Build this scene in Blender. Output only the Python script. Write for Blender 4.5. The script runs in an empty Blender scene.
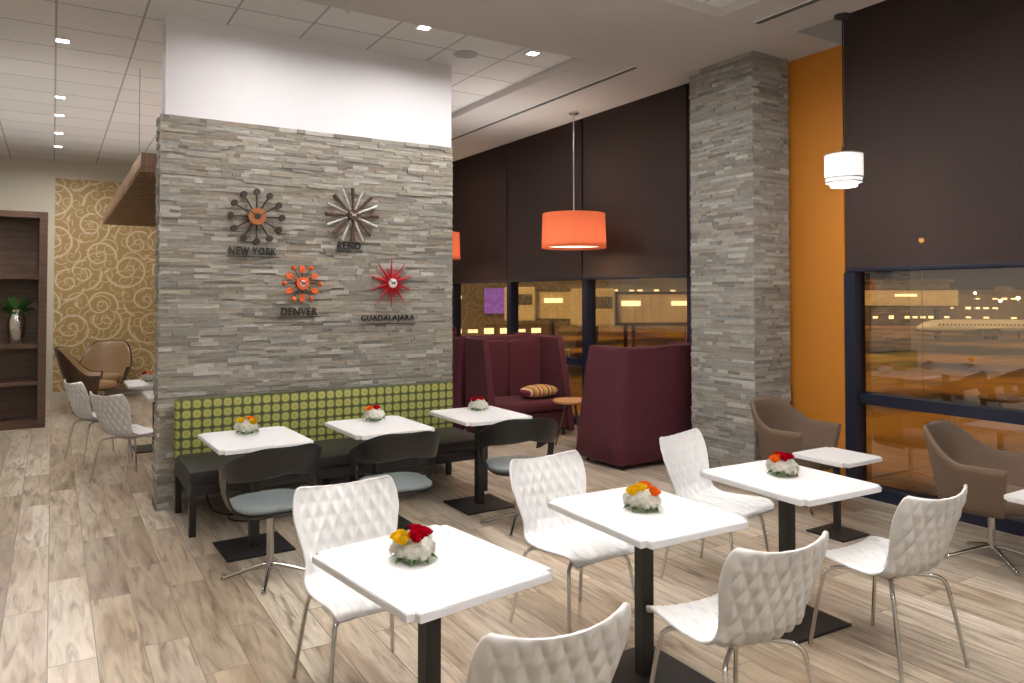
import bpy, bmesh, math, random
from mathutils import Vector, Matrix, noise
random.seed(7)
scene = bpy.context.scene
COL = scene.collection
pi = math.pi

# ------------------------------------------------------------------ helpers
def newmat(name):
    m = bpy.data.materials.new(name); m.use_nodes = True
    nt = m.node_tree
    b = nt.nodes["Principled BSDF"]
    return m, nt, b
def N(nt, t, **kw):
    n = nt.nodes.new(t)
    for k, v in kw.items(): setattr(n, k, v)
    return n
def simple(name, col, rough=0.5, metal=0.0, emis=None, es=0.0, noise_amt=0.0, nscale=20, bump=0.0, coat=0.0, sheen=0.0):
    m, nt, b = newmat(name)
    b.inputs["Base Color"].default_value = (*col, 1)
    b.inputs["Roughness"].default_value = rough
    b.inputs["Metallic"].default_value = metal
    if coat: b.inputs["Coat Weight"].default_value = coat
    if sheen: b.inputs["Sheen Weight"].default_value = sheen
    if emis:
        b.inputs["Emission Color"].default_value = (*emis, 1)
        b.inputs["Emission Strength"].default_value = es
    if noise_amt or bump:
        tc = N(nt, "ShaderNodeTexCoord"); nz = N(nt, "ShaderNodeTexNoise")
        nz.inputs["Scale"].default_value = nscale; nz.inputs["Detail"].default_value = 4
        nt.links.new(tc.outputs["Object"], nz.inputs["Vector"])
        if noise_amt:
            cr = N(nt, "ShaderNodeValToRGB")
            cr.color_ramp.elements[0].position = 0.3; cr.color_ramp.elements[1].position = 0.7
            cr.color_ramp.elements[0].color = (*[c*(1-noise_amt) for c in col], 1)
            cr.color_ramp.elements[1].color = (*[min(1, c*(1+noise_amt)) for c in col], 1)
            nt.links.new(nz.outputs["Fac"], cr.inputs["Fac"]); nt.links.new(cr.outputs["Color"], b.inputs["Base Color"])
        if bump:
            bp = N(nt, "ShaderNodeBump"); bp.inputs["Strength"].default_value = bump; bp.inputs["Distance"].default_value = 0.01
            nt.links.new(nz.outputs["Fac"], bp.inputs["Height"]); nt.links.new(bp.outputs["Normal"], b.inputs["Normal"])
    return m
def petal_mat(name, col, trans=0.45):
    m, nt, b = newmat(name); L = nt.links.new
    out = nt.nodes["Material Output"]; nt.nodes.remove(b)
    tc = N(nt, "ShaderNodeTexCoord"); nz = N(nt, "ShaderNodeTexNoise"); nz.inputs["Scale"].default_value = 3
    L(tc.outputs["Object"], nz.inputs["Vector"])
    cr = N(nt, "ShaderNodeValToRGB"); cr.color_ramp.elements[0].position = 0.3; cr.color_ramp.elements[1].position = 0.7
    cr.color_ramp.elements[0].color = (*[c*0.95 for c in col],1); cr.color_ramp.elements[1].color = (*col,1)
    L(nz.outputs["Fac"], cr.inputs["Fac"])
    d = N(nt, "ShaderNodeBsdfDiffuse"); t = N(nt, "ShaderNodeBsdfTranslucent"); mx = N(nt, "ShaderNodeMixShader"); mx.inputs[0].default_value = trans
    L(cr.outputs["Color"], d.inputs["Color"]); L(cr.outputs["Color"], t.inputs["Color"])
    L(d.outputs[0], mx.inputs[1]); L(t.outputs[0], mx.inputs[2]); L(mx.outputs[0], out.inputs["Surface"])
    return m

def bm_box(bm, c, s, rz=0.0, bevel=0.0, seg=2, mat=None):
    M = Matrix.Translation(c) @ Matrix.Rotation(rz, 4, 'Z') @ Matrix.Diagonal((s[0], s[1], s[2], 1))
    if mat is not None: M = mat @ M
    r = bmesh.ops.create_cube(bm, size=1.0, matrix=M)
    if bevel:
        es = list({e for v in r["verts"] for e in v.link_edges})
        bmesh.ops.bevel(bm, geom=es, offset=bevel, segments=seg, affect='EDGES', profile=0.5)
def bm_minmax(bm, a, b, bevel=0.0):
    bm_box(bm, [(a[i]+b[i])/2 for i in range(3)], [abs(b[i]-a[i]) for i in range(3)], bevel=bevel)
def bm_tube(bm, pts, r, seg=12, r2=None, cap=True):
    pts = [Vector(p) for p in pts]; n = len(pts)
    rings = []; nrm = None
    for i, p in enumerate(pts):
        if i == 0: t = pts[1]-pts[0]
        elif i == n-1: t = pts[-1]-pts[-2]
        else: t = (pts[i+1]-pts[i]).normalized()+(pts[i]-pts[i-1]).normalized()
        t.normalize()
        if nrm is None:
            a = Vector((0,0,1)) if abs(t.z) < 0.9 else Vector((1,0,0))
            nrm = t.cross(a).normalized()
        else:
            nrm = (nrm - t*nrm.dot(t)).normalized()
        bn = t.cross(nrm)
        rr = r if r2 is None else r+(r2-r)*i/(n-1)
        rings.append([bm.verts.new(p+(nrm*math.cos(2*pi*k/seg)+bn*math.sin(2*pi*k/seg))*rr) for k in range(seg)])
    for i in range(n-1):
        for k in range(seg):
            bm.faces.new((rings[i][k], rings[i][(k+1)%seg], rings[i+1][(k+1)%seg], rings[i+1][k]))
    if cap:
        bm.faces.new(rings[0][::-1]); bm.faces.new(rings[-1])
def smoothpath(pts, it=2):
    pts = [Vector(p) for p in pts]
    for _ in range(it):
        q = [pts[0]]
        for a, b in zip(pts[:-1], pts[1:]):
            q += [a*0.75+b*0.25, a*0.25+b*0.75]
        q.append(pts[-1]); pts = q
    return pts
def bm_lathe(bm, prof, seg=32, c=(0,0,0), cap=True):
    c = Vector(c); rings = []
    for r, z in prof:
        rings.append([bm.verts.new(c+Vector((r*math.cos(2*pi*k/seg), r*math.sin(2*pi*k/seg), z))) for k in range(seg)])
    for i in range(len(rings)-1):
        for k in range(seg):
            bm.faces.new((rings[i][k], rings[i][(k+1)%seg], rings[i+1][(k+1)%seg], rings[i+1][k]))
    if cap:
        bm.faces.new(rings[0][::-1]); bm.faces.new(rings[-1])
def bm_loft(bm, rings, cap=True):
    R = [[bm.verts.new(p) for p in ring] for ring in rings]
    n = len(R[0])
    for i in range(len(R)-1):
        for k in range(n):
            bm.faces.new((R[i][k], R[i][(k+1)%n], R[i+1][(k+1)%n], R[i+1][k]))
    return R
def bm_pillow(bm, c, s, p=4.0, q=2.6, nu=32, nv=14, mat=None):
    rings = []
    for j in range(nv+1):
        ph = -pi/2+pi*j/nv
        cz = math.copysign(abs(math.sin(ph))**(2/q), math.sin(ph)); cr = max(abs(math.cos(ph)), 1e-3)**(2/q)
        ring = []
        for i in range(nu):
            th = 2*pi*i/nu
            x = math.copysign(abs(math.cos(th))**(2/p), math.cos(th)); y = math.copysign(abs(math.sin(th))**(2/p), math.sin(th))
            v = Vector((c[0]+x*cr*s[0]/2, c[1]+y*cr*s[1]/2, c[2]+cz*s[2]/2))
            ring.append(mat @ v if mat is not None else v)
        rings.append(ring)
    R = bm_loft(bm, rings)
    bm.faces.new(R[0][::-1]); bm.faces.new(R[-1])
def finish(bm, name, mat, parent=None, smooth=False, loc=(0,0,0), rot=(0,0,0), angle=None, label=None, fixn=True):
    if fixn: bmesh.ops.recalc_face_normals(bm, faces=bm.faces)
    me = bpy.data.meshes.new(name); bm.to_mesh(me); bm.free()
    ob = bpy.data.objects.new(name, me); COL.objects.link(ob)
    for m in (mat if isinstance(mat, (list, tuple)) else [mat]): me.materials.append(m)
    if smooth:
        for p in me.polygons: p.use_smooth = True
        try: me.set_sharp_from_angle(angle=math.radians(angle or 40))
        except Exception: pass
    ob.location = loc; ob.rotation_euler = rot
    if parent: ob.parent = parent
    if label: ob["label"] = label
    return ob
def tag(ob, label, cat, group=None):
    ob["label"] = label; ob["category"] = cat
    if group: ob["group"] = group
    return ob
def struct(ob, label=None, cat=None):
    ob["kind"] = "structure"
    if label: ob["label"] = label
    if cat: ob["category"] = cat
    return ob
def empty(name, loc=(0,0,0), rz=0.0, label="", cat="", group=None):
    e = bpy.data.objects.new(name, None); COL.objects.link(e)
    e.empty_display_size = 0.1; e.location = loc; e.rotation_euler = (0,0,rz)
    return tag(e, label, cat, group)
def dup(root, loc, rz, label=None):
    r = root.copy(); COL.objects.link(r); r.location = loc; r.rotation_euler = (0,0,rz)
    if label: r["label"] = label
    def rec(src, dst):
        for ch in src.children:
            c = ch.copy(); COL.objects.link(c); c.parent = dst
            rec(ch, c)
    rec(root, r)
    return r

# ------------------------------------------------------------------ materials
def floor_mat():
    m, nt, b = newmat("wood_plank_tile")
    tc0 = N(nt, "ShaderNodeTexCoord"); L = nt.links.new
    tc = N(nt, "ShaderNodeMapping"); tc.inputs["Rotation"].default_value = (0,0,pi/2); L(tc0.outputs["Object"], tc.inputs["Vector"])
    V = tc.outputs[0]
    br = N(nt, "ShaderNodeTexBrick"); br.offset = 0.37; br.offset_frequency = 2
    br.inputs["Scale"].default_value = 1; br.inputs["Mortar Size"].default_value = 0.0025
    br.inputs["Brick Width"].default_value = 1.2; br.inputs["Row Height"].default_value = 0.20
    br.inputs["Color1"].default_value = (0,0,0,1); br.inputs["Color2"].default_value = (1,1,1,1)
    br.inputs["Mortar"].default_value = (0.5,0.5,0.5,1)
    L(V, br.inputs["Vector"])
    cr = N(nt, "ShaderNodeValToRGB"); e = cr.color_ramp.elements
    e[0].position = 0; e[0].color = (0.32,0.255,0.19,1); e[1].position = 1; e[1].color = (0.57,0.505,0.425,1)
    x = e.new(0.3); x.color = (0.45,0.37,0.28,1); x = e.new(0.55); x.color = (0.41,0.355,0.295,1); x = e.new(0.75); x.color = (0.51,0.43,0.34,1)
    L(br.outputs["Color"], cr.inputs["Fac"])
    mul = N(nt, "ShaderNodeVectorMath", operation='MULTIPLY_ADD')
    L(br.outputs["Color"], mul.inputs[0]); mul.inputs[1].default_value = (13,7,5); L(V, mul.inputs[2])
    mp = N(nt, "ShaderNodeMapping"); mp.inputs["Scale"].default_value = (1.5, 14, 1); L(mul.outputs[0], mp.inputs["Vector"])
    nz = N(nt, "ShaderNodeTexNoise"); nz.inputs["Scale"].default_value = 1.7; nz.inputs["Detail"].default_value = 8; nz.inputs["Distortion"].default_value = 1.0
    L(mp.outputs[0], nz.inputs["Vector"])
    gr = N(nt, "ShaderNodeValToRGB"); g = gr.color_ramp.elements
    g[0].position = 0.31; g[0].color = (0.55,0.48,0.42,1); g[1].position = 0.64; g[1].color = (1.12,1.12,1.12,1)
    x = g.new(0.44); x.color = (0.88,0.865,0.845,1)
    L(nz.outputs["Fac"], gr.inputs["Fac"])
    mx = N(nt, "ShaderNodeMix", data_type='RGBA', blend_type='MULTIPLY'); mx.inputs[0].default_value = 1.0
    L(cr.outputs["Color"], mx.inputs[6]); L(gr.outputs["Color"], mx.inputs[7])
    mp3 = N(nt, "ShaderNodeMapping"); mp3.inputs["Scale"].default_value = (0.9, 5, 1); L(mul.outputs[0], mp3.inputs["Vector"])
    n3 = N(nt, "ShaderNodeTexNoise"); n3.inputs["Scale"].default_value = 1.2; n3.inputs["Detail"].default_value = 2; n3.inputs["Distortion"].default_value = 0.6; L(mp3.outputs[0], n3.inputs["Vector"])
    r3 = N(nt, "ShaderNodeValToRGB"); q = r3.color_ramp.elements; q[0].position = 0.32; q[0].color = (0.70,0.61,0.53,1); q[1].position = 0.52; q[1].color = (1,1,1,1)
    L(n3.outputs["Fac"], r3.inputs["Fac"])
    m3 = N(nt, "ShaderNodeMix", data_type='RGBA', blend_type='MULTIPLY'); m3.inputs[0].default_value = 0.9; L(mx.outputs[2], m3.inputs[6]); L(r3.outputs["Color"], m3.inputs[7])
    mo = N(nt, "ShaderNodeMix", data_type='RGBA'); L(br.outputs["Fac"], mo.inputs[0]); L(m3.outputs[2], mo.inputs[6]); mo.inputs[7].default_value = (0.19,0.16,0.13,1)
    L(mo.outputs[2], b.inputs["Base Color"]); b.inputs["Roughness"].default_value = 0.33
    bp = N(nt, "ShaderNodeBump"); bp.inputs["Strength"].default_value = 0.08; bp.inputs["Distance"].default_value = 0.004
    L(nz.outputs["Fac"], bp.inputs["Height"]); L(bp.outputs["Normal"], b.inputs["Normal"])
    return m
def stone_mat(name, tint):
    m, nt, b = newmat(name); L = nt.links.new
    at = N(nt, "ShaderNodeAttribute", attribute_name="Col")
    tc = N(nt, "ShaderNodeTexCoord"); mp = N(nt, "ShaderNodeMapping"); mp.inputs["Scale"].default_value = (1,1,3.0)
    L(tc.outputs["Object"], mp.inputs["Vector"])
    nz = N(nt, "ShaderNodeTexNoise"); nz.inputs["Scale"].default_value = 18; nz.inputs["Detail"].default_value = 8; nz.inputs["Roughness"].default_value = 0.72
    L(mp.outputs[0], nz.inputs["Vector"])
    cr = N(nt, "ShaderNodeValToRGB"); cr.color_ramp.elements[0].position = 0.3; cr.color_ramp.elements[1].position = 0.72
    cr.color_ramp.elements[0].color = (0.75,0.735,0.715,1); cr.color_ramp.elements[1].color = (1.15,1.15,1.15,1)
    L(nz.outputs["Fac"], cr.inputs["Fac"])
    mx = N(nt, "ShaderNodeMix", data_type='RGBA', blend_type='MULTIPLY'); mx.inputs[0].default_value = 1
    L(at.outputs["Color"], mx.inputs[6]); L(cr.outputs["Color"], mx.inputs[7])
    m2 = N(nt, "ShaderNodeMix", data_type='RGBA', blend_type='MULTIPLY'); m2.inputs[0].default_value = 1
    L(mx.outputs[2], m2.inputs[6]); m2.inputs[7].default_value = (*tint, 1)
    L(m2.outputs[2], b.inputs["Base Color"]); b.inputs["Roughness"].default_value = 0.8
    bp = N(nt, "ShaderNodeBump"); bp.inputs["Strength"].default_value = 0.6; bp.inputs["Distance"].default_value = 0.010
    L(nz.outputs["Fac"], bp.inputs["Height"]); L(bp.outputs["Normal"], b.inputs["Normal"])
    return m
def wallpaper_mat():
    m, nt, b = newmat("gold_scroll_wallpaper"); L = nt.links.new
    tc = N(nt, "ShaderNodeTexCoord"); sp = N(nt, "ShaderNodeSeparateXYZ"); L(tc.outputs["Object"], sp.inputs[0])
    cb = N(nt, "ShaderNodeCombineXYZ"); L(sp.outputs["X"], cb.inputs["X"]); L(sp.outputs["Z"], cb.inputs["Y"])
    def spiral(scale, freq, lo, hi):
        vo = N(nt, "ShaderNodeTexVoronoi", voronoi_dimensions='2D'); vo.inputs["Scale"].default_value = scale; vo.inputs["Randomness"].default_value = 1.0
        L(cb.outputs[0], vo.inputs["Vector"])
        sb = N(nt, "ShaderNodeVectorMath", operation='SUBTRACT'); L(cb.outputs[0], sb.inputs[0]); L(vo.outputs["Position"], sb.inputs[1])
        s2 = N(nt, "ShaderNodeSeparateXYZ"); L(sb.outputs[0], s2.inputs[0])
        an = N(nt, "ShaderNodeMath", operation='ARCTAN2'); L(s2.outputs["Y"], an.inputs[0]); L(s2.outputs["X"], an.inputs[1])
        ln = N(nt, "ShaderNodeVectorMath", operation='LENGTH'); L(sb.outputs[0], ln.inputs[0])
        lg = N(nt, "ShaderNodeMath", operation='POWER'); L(ln.outputs["Value"], lg.inputs[0]); lg.inputs[1].default_value = 0.6
        ml = N(nt, "ShaderNodeMath", operation='MULTIPLY_ADD'); L(lg.outputs[0], ml.inputs[0]); ml.inputs[1].default_value = freq; L(an.outputs[0], ml.inputs[2])
        si = N(nt, "ShaderNodeMath", operation='SINE'); L(ml.outputs[0], si.inputs[0])
        mr = N(nt, "ShaderNodeMapRange"); mr.inputs["From Min"].default_value = lo; mr.inputs["From Max"].default_value = hi; L(si.outputs[0], mr.inputs["Value"])
        return mr.outputs[0]
    a = spiral(2.0, 32, 0.74, 0.96); c = spiral(4.0, -38, 0.84, 0.99)
    mxv = N(nt, "ShaderNodeMath", operation='MAXIMUM'); L(a, mxv.inputs[0]); L(c, mxv.inputs[1])
    cr = N(nt, "ShaderNodeMix", data_type='RGBA'); L(mxv.outputs[0], cr.inputs[0]); cr.inputs[6].default_value = (0.42,0.275,0.10,1); cr.inputs[7].default_value = (0.66,0.55,0.36,1)
    L(cr.outputs[2], b.inputs["Base Color"])
    b.inputs["Roughness"].default_value = 0.5
    return m
def tile_mat():
    m, nt, b = newmat("acoustic_tile"); L = nt.links.new
    tc = N(nt, "ShaderNodeTexCoord"); br = N(nt, "ShaderNodeTexBrick"); br.offset = 0
    br.inputs["Scale"].default_value = 1; br.inputs["Brick Width"].default_value = 0.61; br.inputs["Row Height"].default_value = 0.61
    br.inputs["Mortar Size"].default_value = 0.009
    br.inputs["Color1"].default_value = (0.77,0.76,0.75,1); br.inputs["Color2"].default_value = (0.82,0.81,0.80,1); br.inputs["Mortar"].default_value = (0.42,0.40,0.39,1)
    L(tc.outputs["Object"], br.inputs["Vector"])
    nz = N(nt, "ShaderNodeTexNoise"); nz.inputs["Scale"].default_value = 180; L(tc.outputs["Object"], nz.inputs["Vector"])
    mx = N(nt, "ShaderNodeMix", data_type='RGBA', blend_type='MULTIPLY'); mx.inputs[0].default_value = 0.10
    L(br.outputs["Color"], mx.inputs[6]); L(nz.outputs["Color"], mx.inputs[7]); L(mx.outputs[2], b.inputs["Base Color"])
    b.inputs["Roughness"].default_value = 0.9
    return m
def check_mat():
    m, nt, b = newmat("green_dot_check_fabric"); L = nt.links.new
    tc = N(nt, "ShaderNodeTexCoord"); sp = N(nt, "ShaderNodeSeparateXYZ"); L(tc.outputs["Object"], sp.inputs[0])
    def stripe(sock):
        mu = N(nt, "ShaderNodeMath", operation='MULTIPLY'); mu.inputs[1].default_value = 13.0; L(sock, mu.inputs[0])
        fr = N(nt, "ShaderNodeMath", operation='PINGPONG'); fr.inputs[1].default_value = 0.5; L(mu.outputs[0], fr.inputs[0])
        return fr.outputs[0]
    a, c = stripe(sp.outputs["X"]), stripe(sp.outputs["Z"])
    def pw(s, e):
        p = N(nt, "ShaderNodeMath", operation='POWER'); L(s, p.inputs[0]); p.inputs[1].default_value = e; return p.outputs[0]
    ad = N(nt, "ShaderNodeMath", operation='ADD'); L(pw(a,3), ad.inputs[0]); L(pw(c,3), ad.inputs[1])
    rt = pw(ad.outputs[0], 1/3)
    cr = N(nt, "ShaderNodeValToRGB"); e = cr.color_ramp.elements
    e[0].position = 0.0; e[0].color = (0.30,0.31,0.075,1); e[1].position = 0.62; e[1].color = (0.045,0.052,0.028,1)
    for p, cc in ((0.20,(0.30,0.31,0.075,1)),(0.25,(0.40,0.39,0.15,1)),(0.33,(0.33,0.34,0.085,1)),(0.38,(0.28,0.29,0.07,1)),(0.44,(0.085,0.095,0.035,1)),(0.50,(0.075,0.085,0.032,1))):
        x = e.new(p); x.color = cc
    L(rt, cr.inputs["Fac"])
    wv = N(nt, "ShaderNodeTexNoise"); wv.inputs["Scale"].default_value = 220; L(tc.outputs["Object"], wv.inputs["Vector"])
    bp = N(nt, "ShaderNodeBump"); bp.inputs["Strength"].default_value = 0.3; bp.inputs["Distance"].default_value = 0.004; L(wv.outputs["Fac"], bp.inputs["Height"]); L(bp.outputs["Normal"], b.inputs["Normal"])
    L(cr.outputs["Color"], b.inputs["Base Color"]); b.inputs["Roughness"].default_value = 0.85
    return m
def glass_mat():
    m, nt, b = newmat("window_glass"); L = nt.links.new
    out = nt.nodes["Material Output"]; nt.nodes.remove(b)
    tr = N(nt, "ShaderNodeBsdfTransparent"); gl = N(nt, "ShaderNodeBsdfGlossy"); gl.inputs["Roughness"].default_value = 0.0
    gl.inputs["Color"].default_value = (1,1,1,1)
    tr.inputs["Color"].default_value = (0.95,0.95,0.95,1)
    lw = N(nt, "ShaderNodeFresnel"); lw.inputs["IOR"].default_value = 3.6
    mx = N(nt, "ShaderNodeMixShader"); L(lw.outputs[0], mx.inputs[0]); L(tr.outputs[0], mx.inputs[1]); L(gl.outputs[0], mx.inputs[2])
    L(mx.outputs[0], out.inputs["Surface"])
    return m
def blind_mat():
    m, nt, b = newmat("brown_screen_fabric"); L = nt.links.new
    out = nt.nodes["Material Output"]
    b.inputs["Base Color"].default_value = (0.056,0.038,0.034,1); b.inputs["Roughness"].default_value = 0.7
    b.inputs["Specular IOR Level"].default_value = 0.2
    tr = N(nt, "ShaderNodeBsdfTransparent"); mx = N(nt, "ShaderNodeMixShader"); mx.inputs[0].default_value = 0.13
    L(b.outputs[0], mx.inputs[1]); L(tr.outputs[0], mx.inputs[2]); L(mx.outputs[0], out.inputs["Surface"])
    return m
def shade_mat(name, col, ecol, es):
    m, nt, b = newmat(name)
    b.inputs["Base Color"].default_value = (*col,1); b.inputs["Roughness"].default_value = 0.8
    b.inputs["Emission Color"].default_value = (*ecol,1); b.inputs["Emission Strength"].default_value = es
    return m
def stripe_mat():
    m, nt, b = newmat("striped_cushion_fabric"); L = nt.links.new
    tc = N(nt, "ShaderNodeTexCoord"); sp = N(nt, "ShaderNodeSeparateXYZ"); L(tc.outputs["Object"], sp.inputs[0])
    mu = N(nt, "ShaderNodeMath", operation='MULTIPLY'); mu.inputs[1].default_value = 7; L(sp.outputs["X"], mu.inputs[0])
    fr = N(nt, "ShaderNodeMath", operation='FRACT'); L(mu.outputs[0], fr.inputs[0])
    cr = N(nt, "ShaderNodeValToRGB"); cr.color_ramp.interpolation = 'CONSTANT'; e = cr.color_ramp.elements
    e[0].position = 0; e[0].color = (0.55,0.32,0.08,1); e[1].position = 0.25; e[1].color = (0.20,0.03,0.06,1)
    for p, c in ((0.45,(0.62,0.48,0.28,1)),(0.6,(0.42,0.10,0.05,1)),(0.8,(0.30,0.27,0.08,1))):
        x = e.new(p); x.color = c
    L(fr.outputs[0], cr.inputs["Fac"]); L(cr.outputs["Color"], b.inputs["Base Color"]); b.inputs["Roughness"].default_value = 0.9
    return m
def wood_mat(name, c1, c2, scale=(1,1,12), rough=0.4):
    m, nt, b = newmat(name); L = nt.links.new
    tc = N(nt, "ShaderNodeTexCoord"); mp = N(nt, "ShaderNodeMapping"); mp.inputs["Scale"].default_value = scale
    nz = N(nt, "ShaderNodeTexNoise"); nz.inputs["Scale"].default_value = 3; nz.inputs["Detail"].default_value = 6; nz.inputs["Distortion"].default_value = 1
    L(tc.outputs["Object"], mp.inputs["Vector"]); L(mp.outputs[0], nz.inputs["Vector"])
    cr = N(nt, "ShaderNodeValToRGB"); cr.color_ramp.elements[0].position = 0.3; cr.color_ramp.elements[1].position = 0.7
    cr.color_ramp.elements[0].color = (*c1,1); cr.color_ramp.elements[1].color = (*c2,1)
    L(nz.outputs["Fac"], cr.inputs["Fac"]); L(cr.outputs["Color"], b.inputs["Base Color"]); b.inputs["Roughness"].default_value = rough
    return m
def apron_mat():
    m, nt, b = newmat("apron_concrete"); L = nt.links.new
    tc = N(nt, "ShaderNodeTexCoord"); br = N(nt, "ShaderNodeTexBrick"); br.offset = 0
    br.inputs["Scale"].default_value = 1; br.inputs["Brick Width"].default_value = 7; br.inputs["Row Height"].default_value = 7; br.inputs["Mortar Size"].default_value = 0.06
    br.inputs["Color1"].default_value = (0.27,0.175,0.06,1); br.inputs["Color2"].default_value = (0.34,0.22,0.08,1); br.inputs["Mortar"].default_value = (0.15,0.10,0.05,1)
    L(tc.outputs["Object"], br.inputs["Vector"])
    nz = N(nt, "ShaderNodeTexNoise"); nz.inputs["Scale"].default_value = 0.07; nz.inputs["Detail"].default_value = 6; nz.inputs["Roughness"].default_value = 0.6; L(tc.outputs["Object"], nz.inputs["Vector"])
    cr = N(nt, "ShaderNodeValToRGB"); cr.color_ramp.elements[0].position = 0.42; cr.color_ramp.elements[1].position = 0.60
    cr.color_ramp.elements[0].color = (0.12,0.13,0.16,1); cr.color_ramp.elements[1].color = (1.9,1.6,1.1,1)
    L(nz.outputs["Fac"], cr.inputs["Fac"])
    mx = N(nt, "ShaderNodeMix", data_type='RGBA', blend_type='MULTIPLY'); mx.inputs[0].default_value = 1
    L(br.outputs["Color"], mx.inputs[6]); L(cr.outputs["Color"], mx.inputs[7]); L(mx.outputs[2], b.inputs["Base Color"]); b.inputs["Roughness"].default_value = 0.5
    return m

M_floor = floor_mat(); M_stone = stone_mat("ledger_stone", (1.34,1.33,1.305)); M_stone2 = stone_mat("ledger_stone_column", (1.28,1.30,1.325))
M_wallpaper = wallpaper_mat(); M_tile = tile_mat(); M_check = check_mat(); M_glass = glass_mat(); M_blind = blind_mat()
M_stripe = stripe_mat()
M_white_wall = simple("white_paint", (0.70,0.69,0.73), 0.75, bump=0.03, nscale=90)
M_cream = simple("cream_paint", (0.62,0.57,0.48), 0.8, bump=0.03, nscale=90)
M_gyp = simple("ceiling_paint", (0.56,0.53,0.515), 0.85, bump=0.02, nscale=80)
M_orange = simple("orange_paint", (0.50,0.185,0.015), 0.6, bump=0.05, nscale=120)
M_bronze = simple("dark_mullion", (0.016,0.020,0.042), 0.4, 0.3, bump=0.02)
M_slot = simple("slot_black", (0.02,0.02,0.02), 0.6, bump=0.02)
M_trimw = simple("white_trim", (0.8,0.8,0.8), 0.5, bump=0.02)
M_lamp = simple("lamp_lens", (1,1,1), 0.5, emis=(1,0.95,0.88), es=16, bump=0.01)
M_shell = simple("white_moulded_plastic", (0.80,0.80,0.81), 0.30, bump=0.01)
M_chrome = simple("chrome", (0.75,0.75,0.77), 0.12, 1.0, bump=0.005)
M_lamin = simple("white_laminate", (0.78,0.78,0.79), 0.28, noise_amt=0.015, nscale=6)
M_black = simple("black_powder_coat", (0.012,0.011,0.011), 0.45, bump=0.05, nscale=200)
M_vinyl = simple("black_vinyl", (0.016,0.015,0.017), 0.42, bump=0.12, nscale=90)
M_blackshell = simple("black_shell_wood", (0.012,0.011,0.011), 0.35, noise_amt=0.2, nscale=12)
M_grayseat = simple("blue_gray_vinyl", (0.14,0.165,0.175), 0.4, bump=0.1, nscale=60)
M_taupe = simple("taupe_felt", (0.130,0.088,0.061), 0.95, noise_amt=0.08, nscale=160, bump=0.15)
M_plum = simple("plum_wool", (0.074,0.010,0.019), 0.9, noise_amt=0.2, nscale=60, bump=0.3)
M_brownl = simple("brown_leather", (0.085,0.043,0.023), 0.25, noise_amt=0.05, nscale=8, bump=0.02)
M_tanl = simple("tan_leather", (0.34,0.22,0.115), 0.3, noise_amt=0.05, nscale=8, bump=0.02)
M_shelfw = wood_mat("walnut_shelf", (0.065,0.036,0.023), (0.125,0.072,0.045))
M_canopyw = wood_mat("walnut_slats", (0.13,0.068,0.032), (0.24,0.13,0.062), (12,1,1))
M_tablew = wood_mat("light_wood", (0.38,0.18,0.07), (0.52,0.27,0.12), (10,1,1))
M_coral = petal_mat("coral_drum_fabric", (0.62,0.165,0.085), 0.5)
M_whitesh = shade_mat("opal_glass", (0.8,0.78,0.76), (1.0,0.95,0.92), 0.7)
M_diff = simple("diffuser", (1,0.9,0.8), 0.6, emis=(1,0.74,0.48), es=3.2, bump=0.01)
M_steel = simple("brushed_steel", (0.6,0.58,0.56), 0.3, 1.0, bump=0.02)
M_leaf = simple("leaf_green", (0.05,0.16,0.03), 0.5, noise_amt=0.3, nscale=20)
M_silver = simple("hammered_silver", (0.78,0.78,0.80), 0.16, 1.0, bump=0.3, nscale=40)
M_carn = petal_mat("white_petals", (0.97,0.96,0.91), 0.4)
M_yel = petal_mat("yellow_petals", (0.92,0.62,0.02), 0.3)
M_red = petal_mat("red_petals", (0.50,0.004,0.02), 0.3)
M_ora = petal_mat("orange_petals", (0.92,0.20,0.02), 0.3)
M_vase = simple("clear_cup", (0.62,0.68,0.52), 0.1, bump=0.02)
M_clk_brown = simple("clock_walnut", (0.026,0.012,0.008), 0.35, noise_amt=0.2)
M_clk_copper = simple("clock_copper", (0.36,0.14,0.06), 0.3, 0.8, bump=0.02)
M_clk_orange = simple("clock_orange", (0.82,0.13,0.02), 0.4, noise_amt=0.03)
M_clk_red = simple("clock_red", (0.50,0.008,0.02), 0.35, noise_amt=0.05)
M_clk_beige = simple("clock_brown_wood", (0.085,0.040,0.022), 0.4, noise_amt=0.2)
M_clk_steel = simple("clock_steel", (0.62,0.60,0.57), 0.35, 0.15, bump=0.02)
M_letter = simple("letter_black", (0.006,0.006,0.006), 0.5, bump=0.02)

# ------------------------------------------------------------------ room shell
XW = 5.95; YW = 6.5; YF = 14.6; X0 = -4.5; Y0 = -1.6
ZT = 3.975; ZG = 3.90; ZR = 4.34
bm = bmesh.new(); bm_minmax(bm, (X0-0.2, Y0-0.2, -0.2), (XW+0.12, YF+0.2, 0)); struct(finish(bm, "floor", M_floor))
bm = bmesh.new()
bm_minmax(bm, (X0, 4.09, ZG), (4.2, 5.5, ZR)); bm_minmax(bm, (4.2, 4.09, ZG), (5.25, YF, ZR))
bm_minmax(bm, (5.25, 5.29, ZG), (5.56, YF, ZR)); bm_minmax(bm, (4.46, Y0, ZG), (5.25, 4.09, ZR))
bm_minmax(bm, (5.25, 3.99, ZG+0.001), (XW-0.06, 5.29, ZR))
struct(finish(bm, "ceiling", M_gyp), "painted plaster ceiling with raised trays", "ceiling")
bm = bmesh.new(); bm_minmax(bm, (X0, 5.5, ZT), (4.2, YF, ZT+0.03)); struct(finish(bm, "ceiling.001", M_tile), "white acoustic tile ceiling", "ceiling")
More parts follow.
